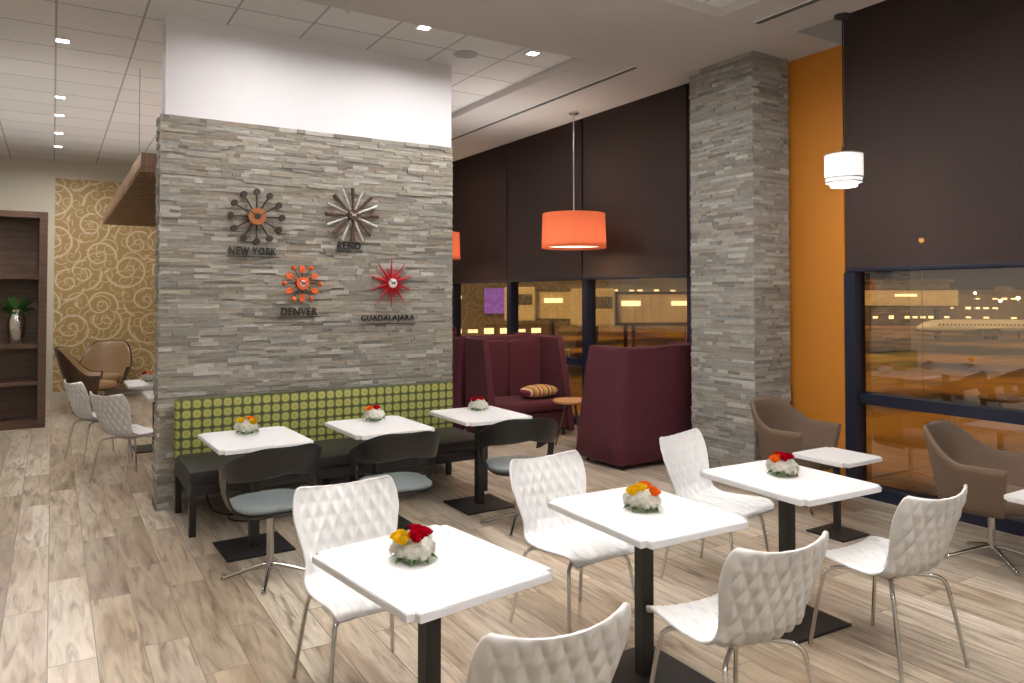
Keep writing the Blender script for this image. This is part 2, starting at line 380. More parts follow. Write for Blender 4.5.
bm = bmesh.new(); bm_minmax(bm, (X0, Y0, ZT), (4.46, 4.09, ZT+0.03)); struct(finish(bm, "ceiling.002", M_tile), "white acoustic tile ceiling", "ceiling")
bm = bmesh.new(); bm_minmax(bm, (X0-0.2, Y0-0.2, ZR), (XW+0.12, YF+0.2, ZR+0.15)); struct(finish(bm, "ceiling.003", M_gyp), "structural ceiling slab", "ceiling")
bm = bmesh.new(); bm_minmax(bm, (X0-0.2, YF, 0), (XW+0.12, YF+0.2, ZR)); struct(finish(bm, "wall_back", M_cream))
bm = bmesh.new(); bm_minmax(bm, (0.02, YF-0.015, 0.1), (4.6, YF-0.001, 3.68)); struct(finish(bm, "wall_back_paper", M_wallpaper), "gold scroll patterned wallpaper", "wall")
bm = bmesh.new(); bm_minmax(bm, (X0-0.2, Y0-0.2, 0), (X0, YF, ZR)); struct(finish(bm, "wall_left", M_cream))
bm = bmesh.new(); bm_minmax(bm, (X0, Y0-0.2, 0), (XW+0.12, Y0, ZR)); struct(finish(bm, "wall_front", M_cream))
bm = bmesh.new(); bm_minmax(bm, (0.02, YF-0.03, 0), (4.6, YF-0.016, 0.1)); struct(finish(bm, "baseboard_back", M_cream))

def stones(bm, col, origin, ud, nd, width, height, rowh=0.0275, seed=1):
    rnd = random.Random(seed); origin = Vector(origin); ud = Vector(ud); nd = Vector(nd)
    z = 0.0
    pal = [(0.52,0.51,0.49),(0.555,0.545,0.525),(0.485,0.475,0.455),(0.53,0.505,0.465),(0.495,0.465,0.43),(0.60,0.59,0.575),(0.495,0.49,0.48),(0.53,0.515,0.485),(0.445,0.43,0.41)]
    while z < height-0.005:
        h = rowh*rnd.uniform(0.65, 1.35)
        if z+h > height-0.02: h = height-z
        u = 0.0
        while u < width-0.001:
            l = rnd.choice((0.06,0.09,0.13,0.18,0.24,0.32))*rnd.uniform(0.8,1.2)
            if u+l > width-0.05: l = width-u
            dep = rnd.uniform(0.009, 0.023)+(0.006 if rnd.random() < 0.12 else 0)
            a = origin+ud*(u+0.0004)+Vector((0,0,z+0.0005)); b2 = origin+ud*(u+l-0.0004)+Vector((0,0,z+0.0005))
            zz = Vector((0,0,h-0.0010))
            c = rnd.choice(pal); k = rnd.uniform(0.92,1.08); c = (c[0]*k, c[1]*k, c[2]*k, 1)
            tl = [rnd.uniform(-0.003,0.003) for _ in range(4)]
            base = [a, b2, b2+zz, a+zz]
            top = [p+nd*(dep+tl[i]) for i, p in enumerate(base)]
            V = [bm.verts.new(p) for p in base+top]
            F = [(4,5,6,7),(0,1,5,4),(1,2,6,5),(2,3,7,6),(3,0,4,7)]
            for f in F:
                fc = bm.faces.new([V[i] for i in f])
                for lp in fc.loops: lp[col] = c
            u += l
        z += h

PX0, PX1 = 0.735, 3.33; HS = 3.16; TH = 0.26
bm = bmesh.new(); col = bm.loops.layers.color.new("Col")
stones(bm, col, (PX0-0.015, YW+0.027, 0), (1,0,0), (0,-1,0), PX1-PX0+0.02, HS, seed=3)
stones(bm, col, (PX0, YW+TH, 0), (0,-1,0), (-1,0,0), TH-0.01, HS, seed=5)
stones(bm, col, (PX1, YW+0.05, 0), (0,1,0), (1,0,0), TH-0.05, HS, seed=6)
struct(finish(bm, "wall_center_stone", M_stone), "split-face ledger stone cladding in warm gray", "wall")
bm = bmesh.new(); bm_minmax(bm, (PX0, YW+0.027, 0), (PX1, YW+TH, HS)); bm_minmax(bm, (PX0+0.02, YW+0.02, HS), (PX1-0.005, YW+TH, ZT))
struct(finish(bm, "wall_center", M_white_wall), "white painted partition above the stone", "wall")

CX0, CX1, CY0, CY1 = 5.33, 5.80, 4.52, 5.27
bm = bmesh.new(); col = bm.loops.layers.color.new("Col")
stones(bm, col, (CX0, CY1, 0), (0,-1,0), (-1,0,0), CY1-CY0+0.013, ZG, seed=11)
stones(bm, col, (CX0-0.013, CY0, 0), (1,0,0), (0,-1,0), CX1-CX0+0.013, ZG, seed=12)
stones(bm, col, (CX1, CY1, 0), (-1,0,0), (0,1,0), CX1-CX0, ZG, seed=13)
cl = finish(bm, "wall_column_stone", M_stone2); struct(cl, "square column clad in gray ledger stone", "column")
bm = bmesh.new(); bm_minmax(bm, (CX0, CY0, 0), (CX1, CY1, ZG)); struct(finish(bm, "wall_column", M_gyp), "column core", "column")
bm = bmesh.new(); bm_minmax(bm, (5.86, 3.985, 0), (XW+0.05, 5.30, ZG)); struct(finish(bm, "wall_right_orange", M_orange), "orange painted wall panel beside the column", "wall")

# windows ------------------------------------------------------------------
bays = [(11.50,13.40),(9.63,11.50),(7.74,9.63),(5.85,7.74),(5.30,5.85),(2.07,3.96),(0.18,2.07),(-1.6,0.18)]
for i, (a, b_) in enumerate(bays):
    bm = bmesh.new()
    w = 0.055
    bm_minmax(bm, (XW-0.06, a, 0.0), (XW+0.08, a+w, ZR)); bm_minmax(bm, (XW-0.06, b_-w, 0.0), (XW+0.08, b_, ZR))
    bm_minmax(bm, (XW-0.06, a+w, 0.0), (XW+0.08, b_-w, 0.09)); bm_minmax(bm, (XW-0.06, a+w, 0.78), (XW+0.08, b_-w, 0.87))
    bm_minmax(bm, (XW-0.06, a+w, ZR-0.06), (XW+0.08, b_-w, ZR))
    wn = struct(finish(bm, "window_%d" % (i+1), M_bronze), "dark framed floor to ceiling window", "window")
    bm = bmesh.new()
    for za, zb in ((0.09,0.78),(0.87,ZR-0.06)):
        V = [bm.verts.new(p) for p in ((XW+0.01,a+w,za),(XW+0.01,a+w,zb),(XW+0.01,b_-w,zb),(XW+0.01,b_-w,za))]
        f = bm.faces.new(V); f.normal_update()
        if f.normal.x > 0: f.normal_flip()
    finish(bm, "glass_pane", M_glass, parent=wn, fixn=False)
    bz = 1.91
    r = empty("roller_blind", (XW-0.09, (a+b_)/2, bz), 0, "dark brown roller blind lowered over the upper window", "blind", "roller blinds on the window wall")
    hw = (b_-a)/2-0.015
    if i == 5: hw += 0.022
    bm = bmesh.new(); bm_minmax(bm, (-0.002, -hw, 0.03), (0.002, hw, ZR-bz-0.08)); finish(bm, "blind_fabric", M_blind, parent=r)
    bm = bmesh.new(); bm_minmax(bm, (-0.010, -hw, 0.0), (0.010, hw, 0.03), bevel=0.004); finish(bm, "bottom_rail", M_bronze, parent=r)
    bm = bmesh.new(); bm_tube(bm, [(-0.0,-hw,ZR-bz-0.06),(0,hw,ZR-bz-0.06)], 0.03, 16); finish(bm, "roller_tube", M_bronze, parent=r, smooth=True)
bm = bmesh.new(); bm_minmax(bm, (XW-0.06, 13.4, 0), (XW+0.12, YF, ZR)); struct(finish(bm, "wall_right", M_cream))
bm = bmesh.new(); bm_minmax(bm, (XW-0.10, Y0, 0.0), (XW-0.06, 3.97, 0.10)); struct(finish(bm, "baseboard_right", M_bronze))
bm = bmesh.new(); bm_minmax(bm, (XW-0.10, 3.88, 0.1), (XW-0.061, 3.984, 1.90)); struct(finish(bm, "trim_1", M_bronze), "dark vertical window jamb", "trim")

for k, (ya, yb, xx) in enumerate(((5.4, 12.5, 4.74),(0.5, 4.03, 4.80))):
    bm = bmesh.new(); bm_minmax(bm, (xx-0.035, ya, ZG-0.006), (xx+0.035, yb, ZG+0.004), bevel=0.001)
    o = finish(bm, "slot_diffuser", M_trimw); tag(o, "long linear slot air diffuser with black slots", "air vent", "ceiling slot diffusers")
    for s in (-0.014, 0.014):
        bm = bmesh.new(); bm_minmax(bm, (xx+s-0.009, ya+0.01, ZG-0.009), (xx+s+0.009, yb-0.01, ZG-0.005))
        c = finish(bm, "slot", M_slot); c.parent = o

# ------------------------------------------------------------------ lights
def area(loc, power, size, color=(1,0.965,0.92), parent=None, spread=170):
    l = bpy.data.lights.new("lamp_light", 'AREA'); l.shape = 'DISK'; l.size = size; l.energy = power; l.color = color
    l.spread = math.radians(spread)
    o = bpy.data.objects.new("lamp_light", l); COL.objects.link(o); o.location = loc
    if parent: o.parent = parent
    return o
bm = bmesh.new()
bm_box(bm, (0,-0.054,-0.003), (0.12,0.012,0.012)); bm_box(bm, (0,0.054,-0.003), (0.12,0.012,0.012)); bm_box(bm, (-0.054,0,-0.003), (0.012,0.096,0.012)); bm_box(bm, (0.054,0,-0.003), (0.012,0.096,0.012))
dl = [(0.05,7.69),(0.05,9.9),(0.05,10.9),(0.05,12.1),(0.05,13.2),(2.65,5.70),(1.40,5.68),(3.80,5.78),(3.8,7.6),(3.8,9.6),(-1.6,7.7),(-1.6,10.4),(1.6,8.6),(1.6,11.2),  # one beside the stone wall is added out of view to brighten it
      (0.6,3.6),(2.3,3.6),(3.9,3.4),(0.6,1.6),(2.3,1.6),(3.9,1.2),(0.6,-0.4),(2.6,-0.4),(-1.6,2.5),(4.0,-0.4)]
root = None
for i, (x, y) in enumerate(dl):
    if root is None:
        root = empty("recessed_downlight", (x,y,ZT), 0, "square recessed ceiling downlight, lit warm white", "ceiling light", "recessed downlights")
        fr = finish(bm, "trim_ring", M_trimw, parent=root)
        bm = bmesh.new(); bm_box(bm, (0,0,-0.001), (0.094,0.094,0.004)); finish(bm, "lens", M_lamp, parent=root)
        r = root
    else:
        r = empty("recessed_downlight", (x,y,ZT), 0, root["label"], "ceiling light", "recessed downlights")
        for ch in list(root.children):
            if ch.type == 'MESH':
                c = ch.copy(); COL.objects.link(c); c.parent = r
    pw = 22 if y > 5.75 else 28
    if y in (5.70, 5.68): pw = 19
    area((0,0,-0.03), pw, 0.16, parent=r)
for (x, y, z, sz, pw) in ((0.5,10.6,3.0,5.0,32),(1.6,1.6,2.6,4.5,48),(4.4,7.6,2.9,1.6,12),(-2.4,4.6,2.4,3.0,18)):  # unseen upward fill lamps, added to brighten the ceilings; no fixtures
    o = area((x,y,z), pw, sz, color=(1,0.96,0.91), spread=180); o.name = "added_ceiling_fill"; o.rotation_euler = (pi,0,0)

bm = bmesh.new(); bm_lathe(bm, [(0.001,-0.012),(0.09,-0.012),(0.115,-0.006),(0.12,0)], 32, cap=False); o = finish(bm, "ceiling_speaker", simple("speaker_grille",(0.40,0.38,0.38),0.7,noise_amt=0.1,nscale=300), smooth=True, loc=(3.28,6.14,ZT)); tag(o,"round white ceiling speaker grille","speaker")
bm = bmesh.new(); bm_lathe(bm, [(0.03,0),(0.03,-0.006),(0.008,-0.01),(0.008,-0.04),(0.022,-0.042),(0.022,-0.045)], 16); o = finish(bm, "fire_sprinkler", M_steel, smooth=True, loc=(1.95,5.62,ZT)); tag(o,"small chrome fire sprinkler head","sprinkler")
bm = bmesh.new(); bm_box(bm,(0,0,-0.01),(0.55,0.55,0.02),bevel=0.005)
for k in range(8): bm_box(bm,(0,-0.21+k*0.06,-0.024),(0.46,0.012,0.01))
o = finish(bm,"air_register",M_trimw,loc=(-0.9,9.15,ZT-0.001)); tag(o,"white louvred ceiling air register","air vent")

# ------------------------------------------------------------------ pendants
def pendant(loc, zb, zt, rad, big=True, label=""):
    x, y = loc
    r = empty("pendant_lamp", (x,y,ZG), 0, label, "pendant lamp")
    h0, h1 = zb-ZG, zt-ZG
    bm = bmesh.new(); bm_lathe(bm, [(0.06,0),(0.06,-0.02),(0.02,-0.035),(0.012,-0.04)], 24); finish(bm, "ceiling_canopy", M_steel if big else M_black, parent=r, smooth=True)
    bm = bmesh.new(); bm_tube(bm, [(0,0,-0.03),(0,0,h1-0.02)], 0.008 if big else 0.005, 10); finish(bm, "stem", M_steel if big else M_black, parent=r, smooth=True)
    if big:
        bm = bmesh.new(); bm_lathe(bm, [(rad,h0),(rad*0.985,(h0+h1)/2),(rad*0.97,h1)], 64, cap=False)
        finish(bm, "lamp_shade", M_coral, parent=r, smooth=True)
        bm = bmesh.new(); bm_lathe(bm, [(0.001,h0+0.03),(rad*0.95,h0+0.03),(rad*0.95,h0+0.036),(0.001,h0+0.036)], 48, cap=False); finish(bm, "diffuser", M_diff, parent=r)
        bm = bmesh.new()
        for k in range(3):
            a = 2*pi*k/3+0.3; bm_tube(bm, [(0,0,h1-0.02),(rad*0.965*math.cos(a),rad*0.965*math.sin(a),h1-0.02)], 0.004, 6)
        finish(bm, "spider_frame", M_steel, parent=r)
        area((0,0,h0+0.0), 10, 0.5, (1,0.72,0.45), parent=r)
        l = bpy.data.lights.new("bulb", 'POINT'); l.energy = 4.6; l.color = (1,0.84,0.66); l.shadow_soft_size = 0.05
        o = bpy.data.objects.new("bulb_light", l); COL.objects.link(o); o.parent = r; o.location = (0,0,h0+0.10)
    else:
        bm = bmesh.new(); bm_lathe(bm, [(0.001,h1),(rad,h1),(rad,h0+0.07),(rad*0.95,h0+0.065),(rad*0.95,h0+0.035),(rad*0.78,h0+0.03),(rad*0.7,h0),(0.001,h0)], 48, cap=False); finish(bm, "lamp_shade", M_whitesh, parent=r, smooth=True, angle=30)
        for zz, rr in ((h1,rad),(h0+0.068,rad),(h0+0.034,rad*0.95)):
            bm = bmesh.new()
            bm_lathe(bm, [(rr-0.004,zz-0.004),(rr+0.004,zz-0.004),(rr+0.004,zz+0.004),(rr-0.004,zz+0.004),(rr-0.004,zz-0.004)], 48, cap=False)
            finish(bm, "metal_ring", M_steel, parent=r, smooth=True)
        bm = bmesh.new(); bm_tube(bm, [(0,0,h1),(0,0,h1+0.06)], 0.014, 10); finish(bm, "socket", M_black, parent=r, smooth=True)
        l = bpy.data.lights.new("bulb", 'POINT'); l.energy = 8; l.color = (1,0.93,0.85); l.shadow_soft_size = 0.12
        o = bpy.data.objects.new("bulb_light", l); COL.objects.link(o); o.parent = r; o.location = (0,0,h0-0.14)
    return r
pendant((5.29,7.16), 2.27, 2.68, 0.385, True, "coral fabric drum pendant lamp hanging over the booth")
pendant((5.04,10.42), 2.27, 2.68, 0.385, True, "coral fabric drum pendant lamp near the far booth")
pendant((5.24,3.56), 2.55, 2.80, 0.14, False, "small white glass drum pendant on a black stem")

# ------------------------------------------------------------------ canopy
cz = 2.75
r = empty("slatted_wood_canopy", (0.62, 6.95, cz), 0, "suspended walnut slatted ceiling canopy hung on thin wires", "canopy")
bm = bmesh.new(); Lc = 5.5
bm_minmax(bm, (0,0,0.05),(2.4,Lc,0.16)); finish(bm, "canopy_frame", M_canopyw, parent=r)
bm = bmesh.new(); n = 46
for k in range(n):
    y = (k+0.2)*Lc/n; bm_minmax(bm, (0.0,y,0.0),(2.4,y+0.07,0.055))
finish(bm, "slats", M_canopyw, parent=r)
for p in ((0.10,1.3),(2.3,0.4),(2.3,2.7),(2.3,5.2)):
    bm = bmesh.new(); bm_tube(bm, [(p[0],p[1],0.16),(p[0],p[1],ZT-cz)], 0.003, 6); finish(bm, "hanger_wire", M_black, parent=r)

# ------------------------------------------------------------------ tables
def make_table(loc, rz, w=0.62, d=0.70, h=0.74, base=0.44, label="white square laminate cafe table on a black pedestal", group="white cafe tables", name="cafe_table"):
    r = empty(name, (*loc,0), rz, label, "table", group)
    bm = bmesh.new(); bm_box(bm, (0,0,h-0.014), (w,d,0.028))
    ve = [e for e in bm.edges if abs(e.verts[0].co.z-e.verts[1].co.z) > 0.01]
    bmesh.ops.bevel(bm, geom=ve, offset=0.03, segments=6, affect='EDGES')
    he = [e for e in bm.edges if abs(e.verts[0].co.z-e.verts[1].co.z) < 0.001 and len(e.link_faces)==2 and any(abs(f.normal.z)>0.9 for f in e.link_faces)]
    bmesh.ops.bevel(bm, geom=he, offset=0.003, segments=2, affect='EDGES')
    finish(bm, "table_top", M_lamin, parent=r, smooth=True, angle=30)
    bm = bmesh.new(); s = 0.062 if h > 0.6 else 0.04; bm_box(bm, (0,0,(h-0.028+0.012)/2), (s,s,h-0.04), bevel=0.004); bm_box(bm, (0,0,h-0.034), (0.26,0.26,0.012))
    finish(bm, "pedestal", M_black, parent=r)
    bm = bmesh.new(); bm_box(bm, (0,0,0.007), (base,base,0.014), bevel=0.004); finish(bm, "base_plate", M_black, parent=r)
    return r
T = make_table((1.17,2.46), math.radians(8), 0.60, 0.72)
tables = [((2.27,2.55),math.radians(-1)),((3.31,2.60),math.radians(-2)),((1.18,5.24),0.03),((2.08,5.26),0.02),((2.98,5.33),0),((1.00,9.2),0),((1.08,8.02),0)]
for p, a in tables: dup(T, (*p,0), a)
S = make_table((4.80,3.34), 0.0, 0.45, 0.45, 0.56, 0.3, "low white square side table on a slim black pedestal", "low side tables", "side_table")
dup(S, (4.86,1.95,0), 0)

# ------------------------------------------------------------------ white chairs
def white_shell_bm():
    prof = [(0.235,0.418),(0.225,0.437),(0.18,0.445),(0.08,0.438),(-0.03,0.432),(-0.12,0.436),(-0.175,0.455),(-0.212,0.50),(-0.235,0.56),(-0.255,0.63),(-0.275,0.70),(-0.300,0.77),(-0.318,0.815)]
    wid = [0.210,0.222,0.233,0.239,0.239,0.231,0.218,0.211,0.219,0.236,0.249,0.243,0.224]
    P = [Vector((0,y,z)) for y, z in prof]
    s = [0]
    for a, b in zip(P[:-1], P[1:]): s.append(s[-1]+(b-a).length)
    Ltot = s[-1]
    def samp(t, arr):
        x = t*Ltot
        for i in range(len(s)-1):
            if x <= s[i+1]+1e-9:
                f = (x-s[i])/(s[i+1]-s[i])
                i0 = max(i-1,0); i3 = min(i+2,len(arr)-1)
                p0,p1,p2,p3 = arr[i0],arr[i],arr[i+1],arr[i3]
                return 0.5*((2*p1)+(p2-p0)*f+(2*p0-5*p1+4*p2-p3)*f*f+(3*p1-p0-3*p2+p3)*f**3)
        return arr[-1]
    nu, nv = 90, 170
    bm = bmesh.new(); grid = []
    for j in range(nv+1):
        t = j/nv; p = samp(t, P); w = samp(t, wid)
        p2 = samp(min(1,t+0.01), P); p1 = samp(max(0,t-0.01), P); tan = (p2-p1).normalized()
        nrm = Vector((0, tan.z, -tan.y))
        if nrm.z < 0 and t < 0.45: nrm = -nrm
        if t >= 0.45 and nrm.y < 0: nrm = -nrm
        back = max(0, min(1, (t-0.42)/0.2)); row = []
        for i in range(nu+1):
            u = -1+2*i/nu
            x = w*u
            tt = t*Ltot
            d_end = min(tt, Ltot-tt)
            rc = 0.022
            if d_end < rc: x *= 1-(0.08)*(1-math.sqrt(max(0,1-((rc-d_end)/rc)**2)))
            curve = (0.022*(1-back)+0.060*back)*(abs(u)**2.1)
            ap, bp_ = 0.031, 0.062
            A = (x/ap+tt/bp_); B = (x/ap-tt/bp_)
            fa = abs((A*0.5) % 1.0 - 0.5)*2; fb = abs((B*0.5) % 1.0 - 0.5)*2
            q = (1-max(fa, fb)); qs = abs(math.sin(pi*A*0.5)*math.sin(pi*B*0.5))
            edge = min(1, (1-abs(u))*6, d_end*26)
            disp = 0.0120*(0.45*q+0.55*qs)*edge
            row.append(bm.verts.new(Vector((x, p.y, p.z))+nrm*(curve-disp)))
        grid.append(row)
    for j in range(nv):
        for i in range(nu):
            bm.faces.new((grid[j][i],grid[j][i+1],grid[j+1][i+1],grid[j+1][i]))
    return bm
WL = "white moulded plastic chair with quilted diamond shell and chrome legs"
W = empty("shell_chair", (1.17,3.11,0), pi, WL, "chair", "white shell chairs")
sh = finish(white_shell_bm(), "chair_shell", M_shell, parent=W, smooth=True, angle=70)
md = sh.modifiers.new("thickness", 'SOLIDIFY'); md.thickness = 0.009; md.offset = 0
for sx in (-1,1):
    for sy in (-1,1):
        bm = bmesh.new()
        pts = smoothpath([(sx*0.03,sy*0.05,0.400),(sx*0.12,sy*0.12,0.400),(sx*0.185,sy*0.17,0.39),(sx*0.20,sy*0.19,0.33),(sx*0.235,sy*(0.235 if sy>0 else 0.25),0.0)], 2)
        bm_tube(bm, pts, 0.0095, 12); finish(bm, "leg", M_chrome, parent=W, smooth=True)
bm = bmesh.new(); bm_box(bm, (0,0,0.405), (0.20,0.20,0.016), bevel=0.003); finish(bm, "seat_bracket", M_chrome, parent=W)
chairs = [((2.30,3.10),pi+0.05),((3.44,3.20),pi+0.25),((1.19,1.91),-0.08),((2.24,2.02),-0.10),((3.37,2.10),-0.06),((0.44,8.92),-1.25),((0.64,7.72),-1.0)]
for p, a in chairs: dup(W, (*p,0), a)

# ------------------------------------------------------------------ bucket shells
def bucket(bm, A, r0, r1, zb, zt, th, nt_=8, na=64, ex=1.0, depth=1.0, sq=2.0, lean=0.0):
    def ring(t, off):
        out, inn = [], []
        for i in range(na+1):
            a = -A+2*A*i/na; f = abs(a)/A
            r = r0+(r1-r0)*(t**ex)
            z = zb(f)+(zt(f)-zb(f))*t
            sa, ca = math.sin(a), math.cos(a)
            k = (abs(sa)**sq+abs(ca)**sq)**(-1/sq)
            ly = -lean*max(0,z-0.45)*max(0,ca)
            out.append(Vector(((r+th/2-off)*sa*k, -(r+th/2-off)*ca*k*depth+ly, z)))
            inn.append(Vector(((r-th/2+off)*sa*k, -(r-th/2+off)*ca*k*depth+ly, z)))
        return out+inn[::-1]
    rings = [ring(0, th*0.35)]+[ring(0.03+0.94*k/nt_, 0) for k in range(nt_+1)]+[ring(1.0, th*0.35)]
    R = bm_loft(bm, rings)
    n = len(R[0]); h = n//2
    for Q in (R[0], R[-1]):
        for i in range(h-1):
            bm.faces.new((Q[i], Q[i+1], Q[n-2-i], Q[n-1-i]))
def star_base(bm, h, r=0.26, rot=pi/4, n=4):
    bm_tube(bm, [(0,0,0.05),(0,0,h)], 0.022, 16)
    for k in range(n):
        a = rot+2*pi*k/n; c, s = math.cos(a), math.sin(a)
        bm_tube(bm, smoothpath([(0,0,0.085),(c*0.05,s*0.05,0.08),(c*r*0.6,s*r*0.6,0.045),(c*r,s*r,0.012)],2), 0.016, 10, r2=0.009)
        bm_tube(bm, [(c*r,s*r,0.0),(c*r,s*r,0.014)], 0.014, 10)
def sstep(a, b, x):
    t = max(0, min(1, (x-a)/(b-a))); return t*t*(3-2*t)
BL = "black wraparound-back swivel chair with blue-gray seat and chrome star base"
B = empty("swivel_chair", (1.14,4.63,0), 0.12, BL, "chair", "black swivel chairs at the banquette")
bm = bmesh.new()
bucket(bm, math.radians(128), 0.262, 0.292, lambda f: 0.675-0.10*f-0.05*sstep(0.7,1,f), lambda f: 0.835-0.17*sstep(0.15,0.95,f), 0.010, ex=0.7, depth=1.04)
finish(bm, "backrest", M_blackshell, parent=B, smooth=True)
for sx in (-1,1):
    bm = bmesh.new()
    rings = []
    for k, (x, y, z, w) in enumerate([(0.272,0.03,0.63,0.07),(0.272,0.02,0.56,0.05),(0.262,0.01,0.51,0.045),(0.240,0.0,0.455,0.045),(0.18,0.0,0.42,0.045),(0.12,0.0,0.41,0.045)]):
        tdir = Vector((sx*1,0,0)) if k < 4 else Vector((0,0,1))
        nd = tdir*0.006
        rings.append([Vector((sx*x,y-w,z))-nd, Vector((sx*x,y+w,z))-nd, Vector((sx*x,y+w,z))+nd, Vector((sx*x,y-w,z))+nd])
    R = bm_loft(bm, rings); bm.faces.new(R[0]); bm.faces.new(R[-1])
    finish(bm, "back_support", M_blackshell, parent=B, smooth=True)
bm = bmesh.new(); bm_pillow(bm, (0,0.0,0.455), (0.46,0.45,0.065), p=3.2, q=2.6); finish(bm, "seat", M_grayseat, parent=B, smooth=True, angle=80)
bm = bmesh.new(); bm_pillow(bm, (0,0.0,0.425), (0.44,0.43,0.04), p=3.2, q=3); finish(bm, "seat_shell", M_blackshell, parent=B, smooth=True, angle=80)
bm = bmesh.new(); star_base(bm, 0.41, 0.27, rot=pi/4+0.3); finish(bm, "star_base", M_chrome, parent=B, smooth=True)
dup(B, (1.96,4.66,0), -0.1); dup(B, (2.95,4.70,0), -0.25)

LL = "taupe felt bucket armchair with flared back on chrome star base"
Lc = empty("lounge_armchair", (5.18,3.93,0), pi+0.15, LL, "armchair", "taupe bucket armchairs by the window")
bm = bmesh.new()
bucket(bm, math.radians(120), 0.26, 0.335, lambda f: 0.335, lambda f: 0.84-0.19*sstep(0.22,0.68,f), 0.034, ex=0.9, sq=2.6, lean=0.05)
finish(bm, "seat_back", M_taupe, parent=Lc, smooth=True, angle=60)
bm = bmesh.new(); bm_pillow(bm, (0,0.04,0.40), (0.54,0.56,0.13), p=3.0, q=3.2); finish(bm, "seat_cushion", M_taupe, parent=Lc, smooth=True, angle=80)
bm = bmesh.new(); star_base(bm, 0.35, 0.29); finish(bm, "star_base", M_chrome, parent=Lc, smooth=True)
dup(Lc, (5.18,2.49,0), pi+0.15)

E = empty("leather_lounge_chair", (0.50,12.7,0), -pi/2-0.1, "brown leather swivel lounge chair with curved shell", "armchair", "leather lounge chairs")
zt_ = lambda f: 0.95-0.40*sstep(0.25,0.85,f)
bm = bmesh.new(); bucket(bm, math.radians(110), 0.28, 0.40, lambda f: 0.26, zt_, 0.022, ex=0.7, lean=0.14, sq=2.3); finish(bm, "seat_back", M_brownl, parent=E, smooth=True, angle=60)
bm = bmesh.new(); bucket(bm, math.radians(107), 0.26, 0.375, lambda f: 0.30, lambda f: zt_(f)-0.015, 0.024, ex=0.7, lean=0.14, sq=2.3); finish(bm, "inner_lining", M_tanl, parent=E, smooth=True, angle=60)
bm = bmesh.new(); bm_pillow(bm, (0,0.05,0.37), (0.52,0.60,0.15), p=3, q=3); finish(bm, "seat_cushion", M_tanl, parent=E, smooth=True, angle=80)
bm = bmesh.new(); star_base(bm, 0.30, 0.30); finish(bm, "star_base", M_chrome, parent=E, smooth=True)
dup(E, (0.72,13.8,0), -pi/2-1.9, "brown leather swivel lounge chair with tan inner lining")

# ------------------------------------------------------------------ banquette
r = empty("banquette_bench", (0.83, YW, 0), 0, "long banquette with black vinyl seat and olive green dotted back", "bench")
LB = 2.43
bm = bmesh.new(); bm_minmax(bm, (0,-0.17,0.40),(LB,-0.055,0.885), bevel=0.02); finish(bm, "backrest", M_check, parent=r, smooth=True)
for k in range(3):
    bm = bmesh.new(); bm_minmax(bm, (k*LB/3+0.002,-0.86,0.375),((k+1)*LB/3-0.002,-0.172,0.465), bevel=0.022)
    finish(bm, "seat_cushion", M_vinyl, parent=r, smooth=True)
bm = bmesh.new(); bm_minmax(bm, (0.01,-0.84,0.29),(LB-0.01,-0.06,0.375), bevel=0.004); finish(bm, "seat_frame", M_vinyl, parent=r)
for x in (0.03, LB/2, LB-0.03):
    for y in (-0.81,-0.12):
        bm = bmesh.new(); bm_box(bm, (x,y,0.145), (0.045,0.045,0.29), bevel=0.003); finish(bm, "leg", M_black, parent=r)
bm = bmesh.new()
bm_tube(bm, smoothpath([(1.05,6.35,0.25),(1.07,6.3,0.02),(1.15,6.1,0.006),(1.35,6.0,0.006),(1.5,6.15,0.006),(1.3,6.25,0.006),(1.12,5.98,0.006),(1.3,5.8,0.006),(1.55,5.9,0.006),(1.75,6.3,0.006)],3), 0.006, 8)
o = finish(bm, "power_cord", M_black, smooth=True); tag(o, "black power cord coiled on the floor beneath the bench", "cable")

# ------------------------------------------------------------------ plum settees
HW = 0.59
def settee_shell(bm):
    hw, yb, R, th = HW, -0.38, 0.11, 0.08
    def path(z, off):
        tp = z/1.2
        w = hw-off-0.012*tp; b = yb+off-0.03*tp; rr = max(0.03, R-off); yf = 0.33-0.23*tp**1.2
        pts = []
        for k in range(7): pts.append((-w, yf+(b+rr-yf)*k/6))
        for k in range(1,8): a = pi+ (pi/2)*k/8; pts.append((-w+rr+rr*math.cos(a), b+rr+rr*math.sin(a)))
        for k in range(11): pts.append((-w+rr+(2*w-2*rr)*k/10, b))
        for k in range(1,8): a = 1.5*pi+(pi/2)*k/8; pts.append((w-rr+rr*math.cos(a), b+rr+rr*math.sin(a)))
        for k in range(7): pts.append((w, b+rr+(yf-b-rr)*k/6))
        return pts
    rings = []
    for z, ex in ((0.05,0.02),(0.07,0),(0.3,0),(0.6,0),(0.9,0),(1.16,0),(1.19,0.006),(1.2,0.02)):
        rings.append([Vector((x,y,z)) for x, y in path(z, ex)]+[Vector((x,y,z)) for x, y in path(z, th-ex)][::-1])
    Rr = bm_loft(bm, rings); n = len(Rr[0]); h = n//2
    for Q in (Rr[0], Rr[-1]):
        for i in range(h-1): bm.faces.new((Q[i],Q[i+1],Q[n-2-i],Q[n-1-i]))
P = empty("high_back_settee", (4.88,7.72,0), pi, "plum upholstered high-back booth settee with side wings", "sofa", "plum booth settees along the window")
bm = bmesh.new(); settee_shell(bm); finish(bm, "shell", M_plum, parent=P, smooth=True, angle=50)
bm = bmesh.new(); bm_pillow(bm, (0,0.03,0.385), (2*HW-0.19,0.66,0.15), p=10, q=5); finish(bm, "seat_cushion", M_plum, parent=P, smooth=True, angle=80)
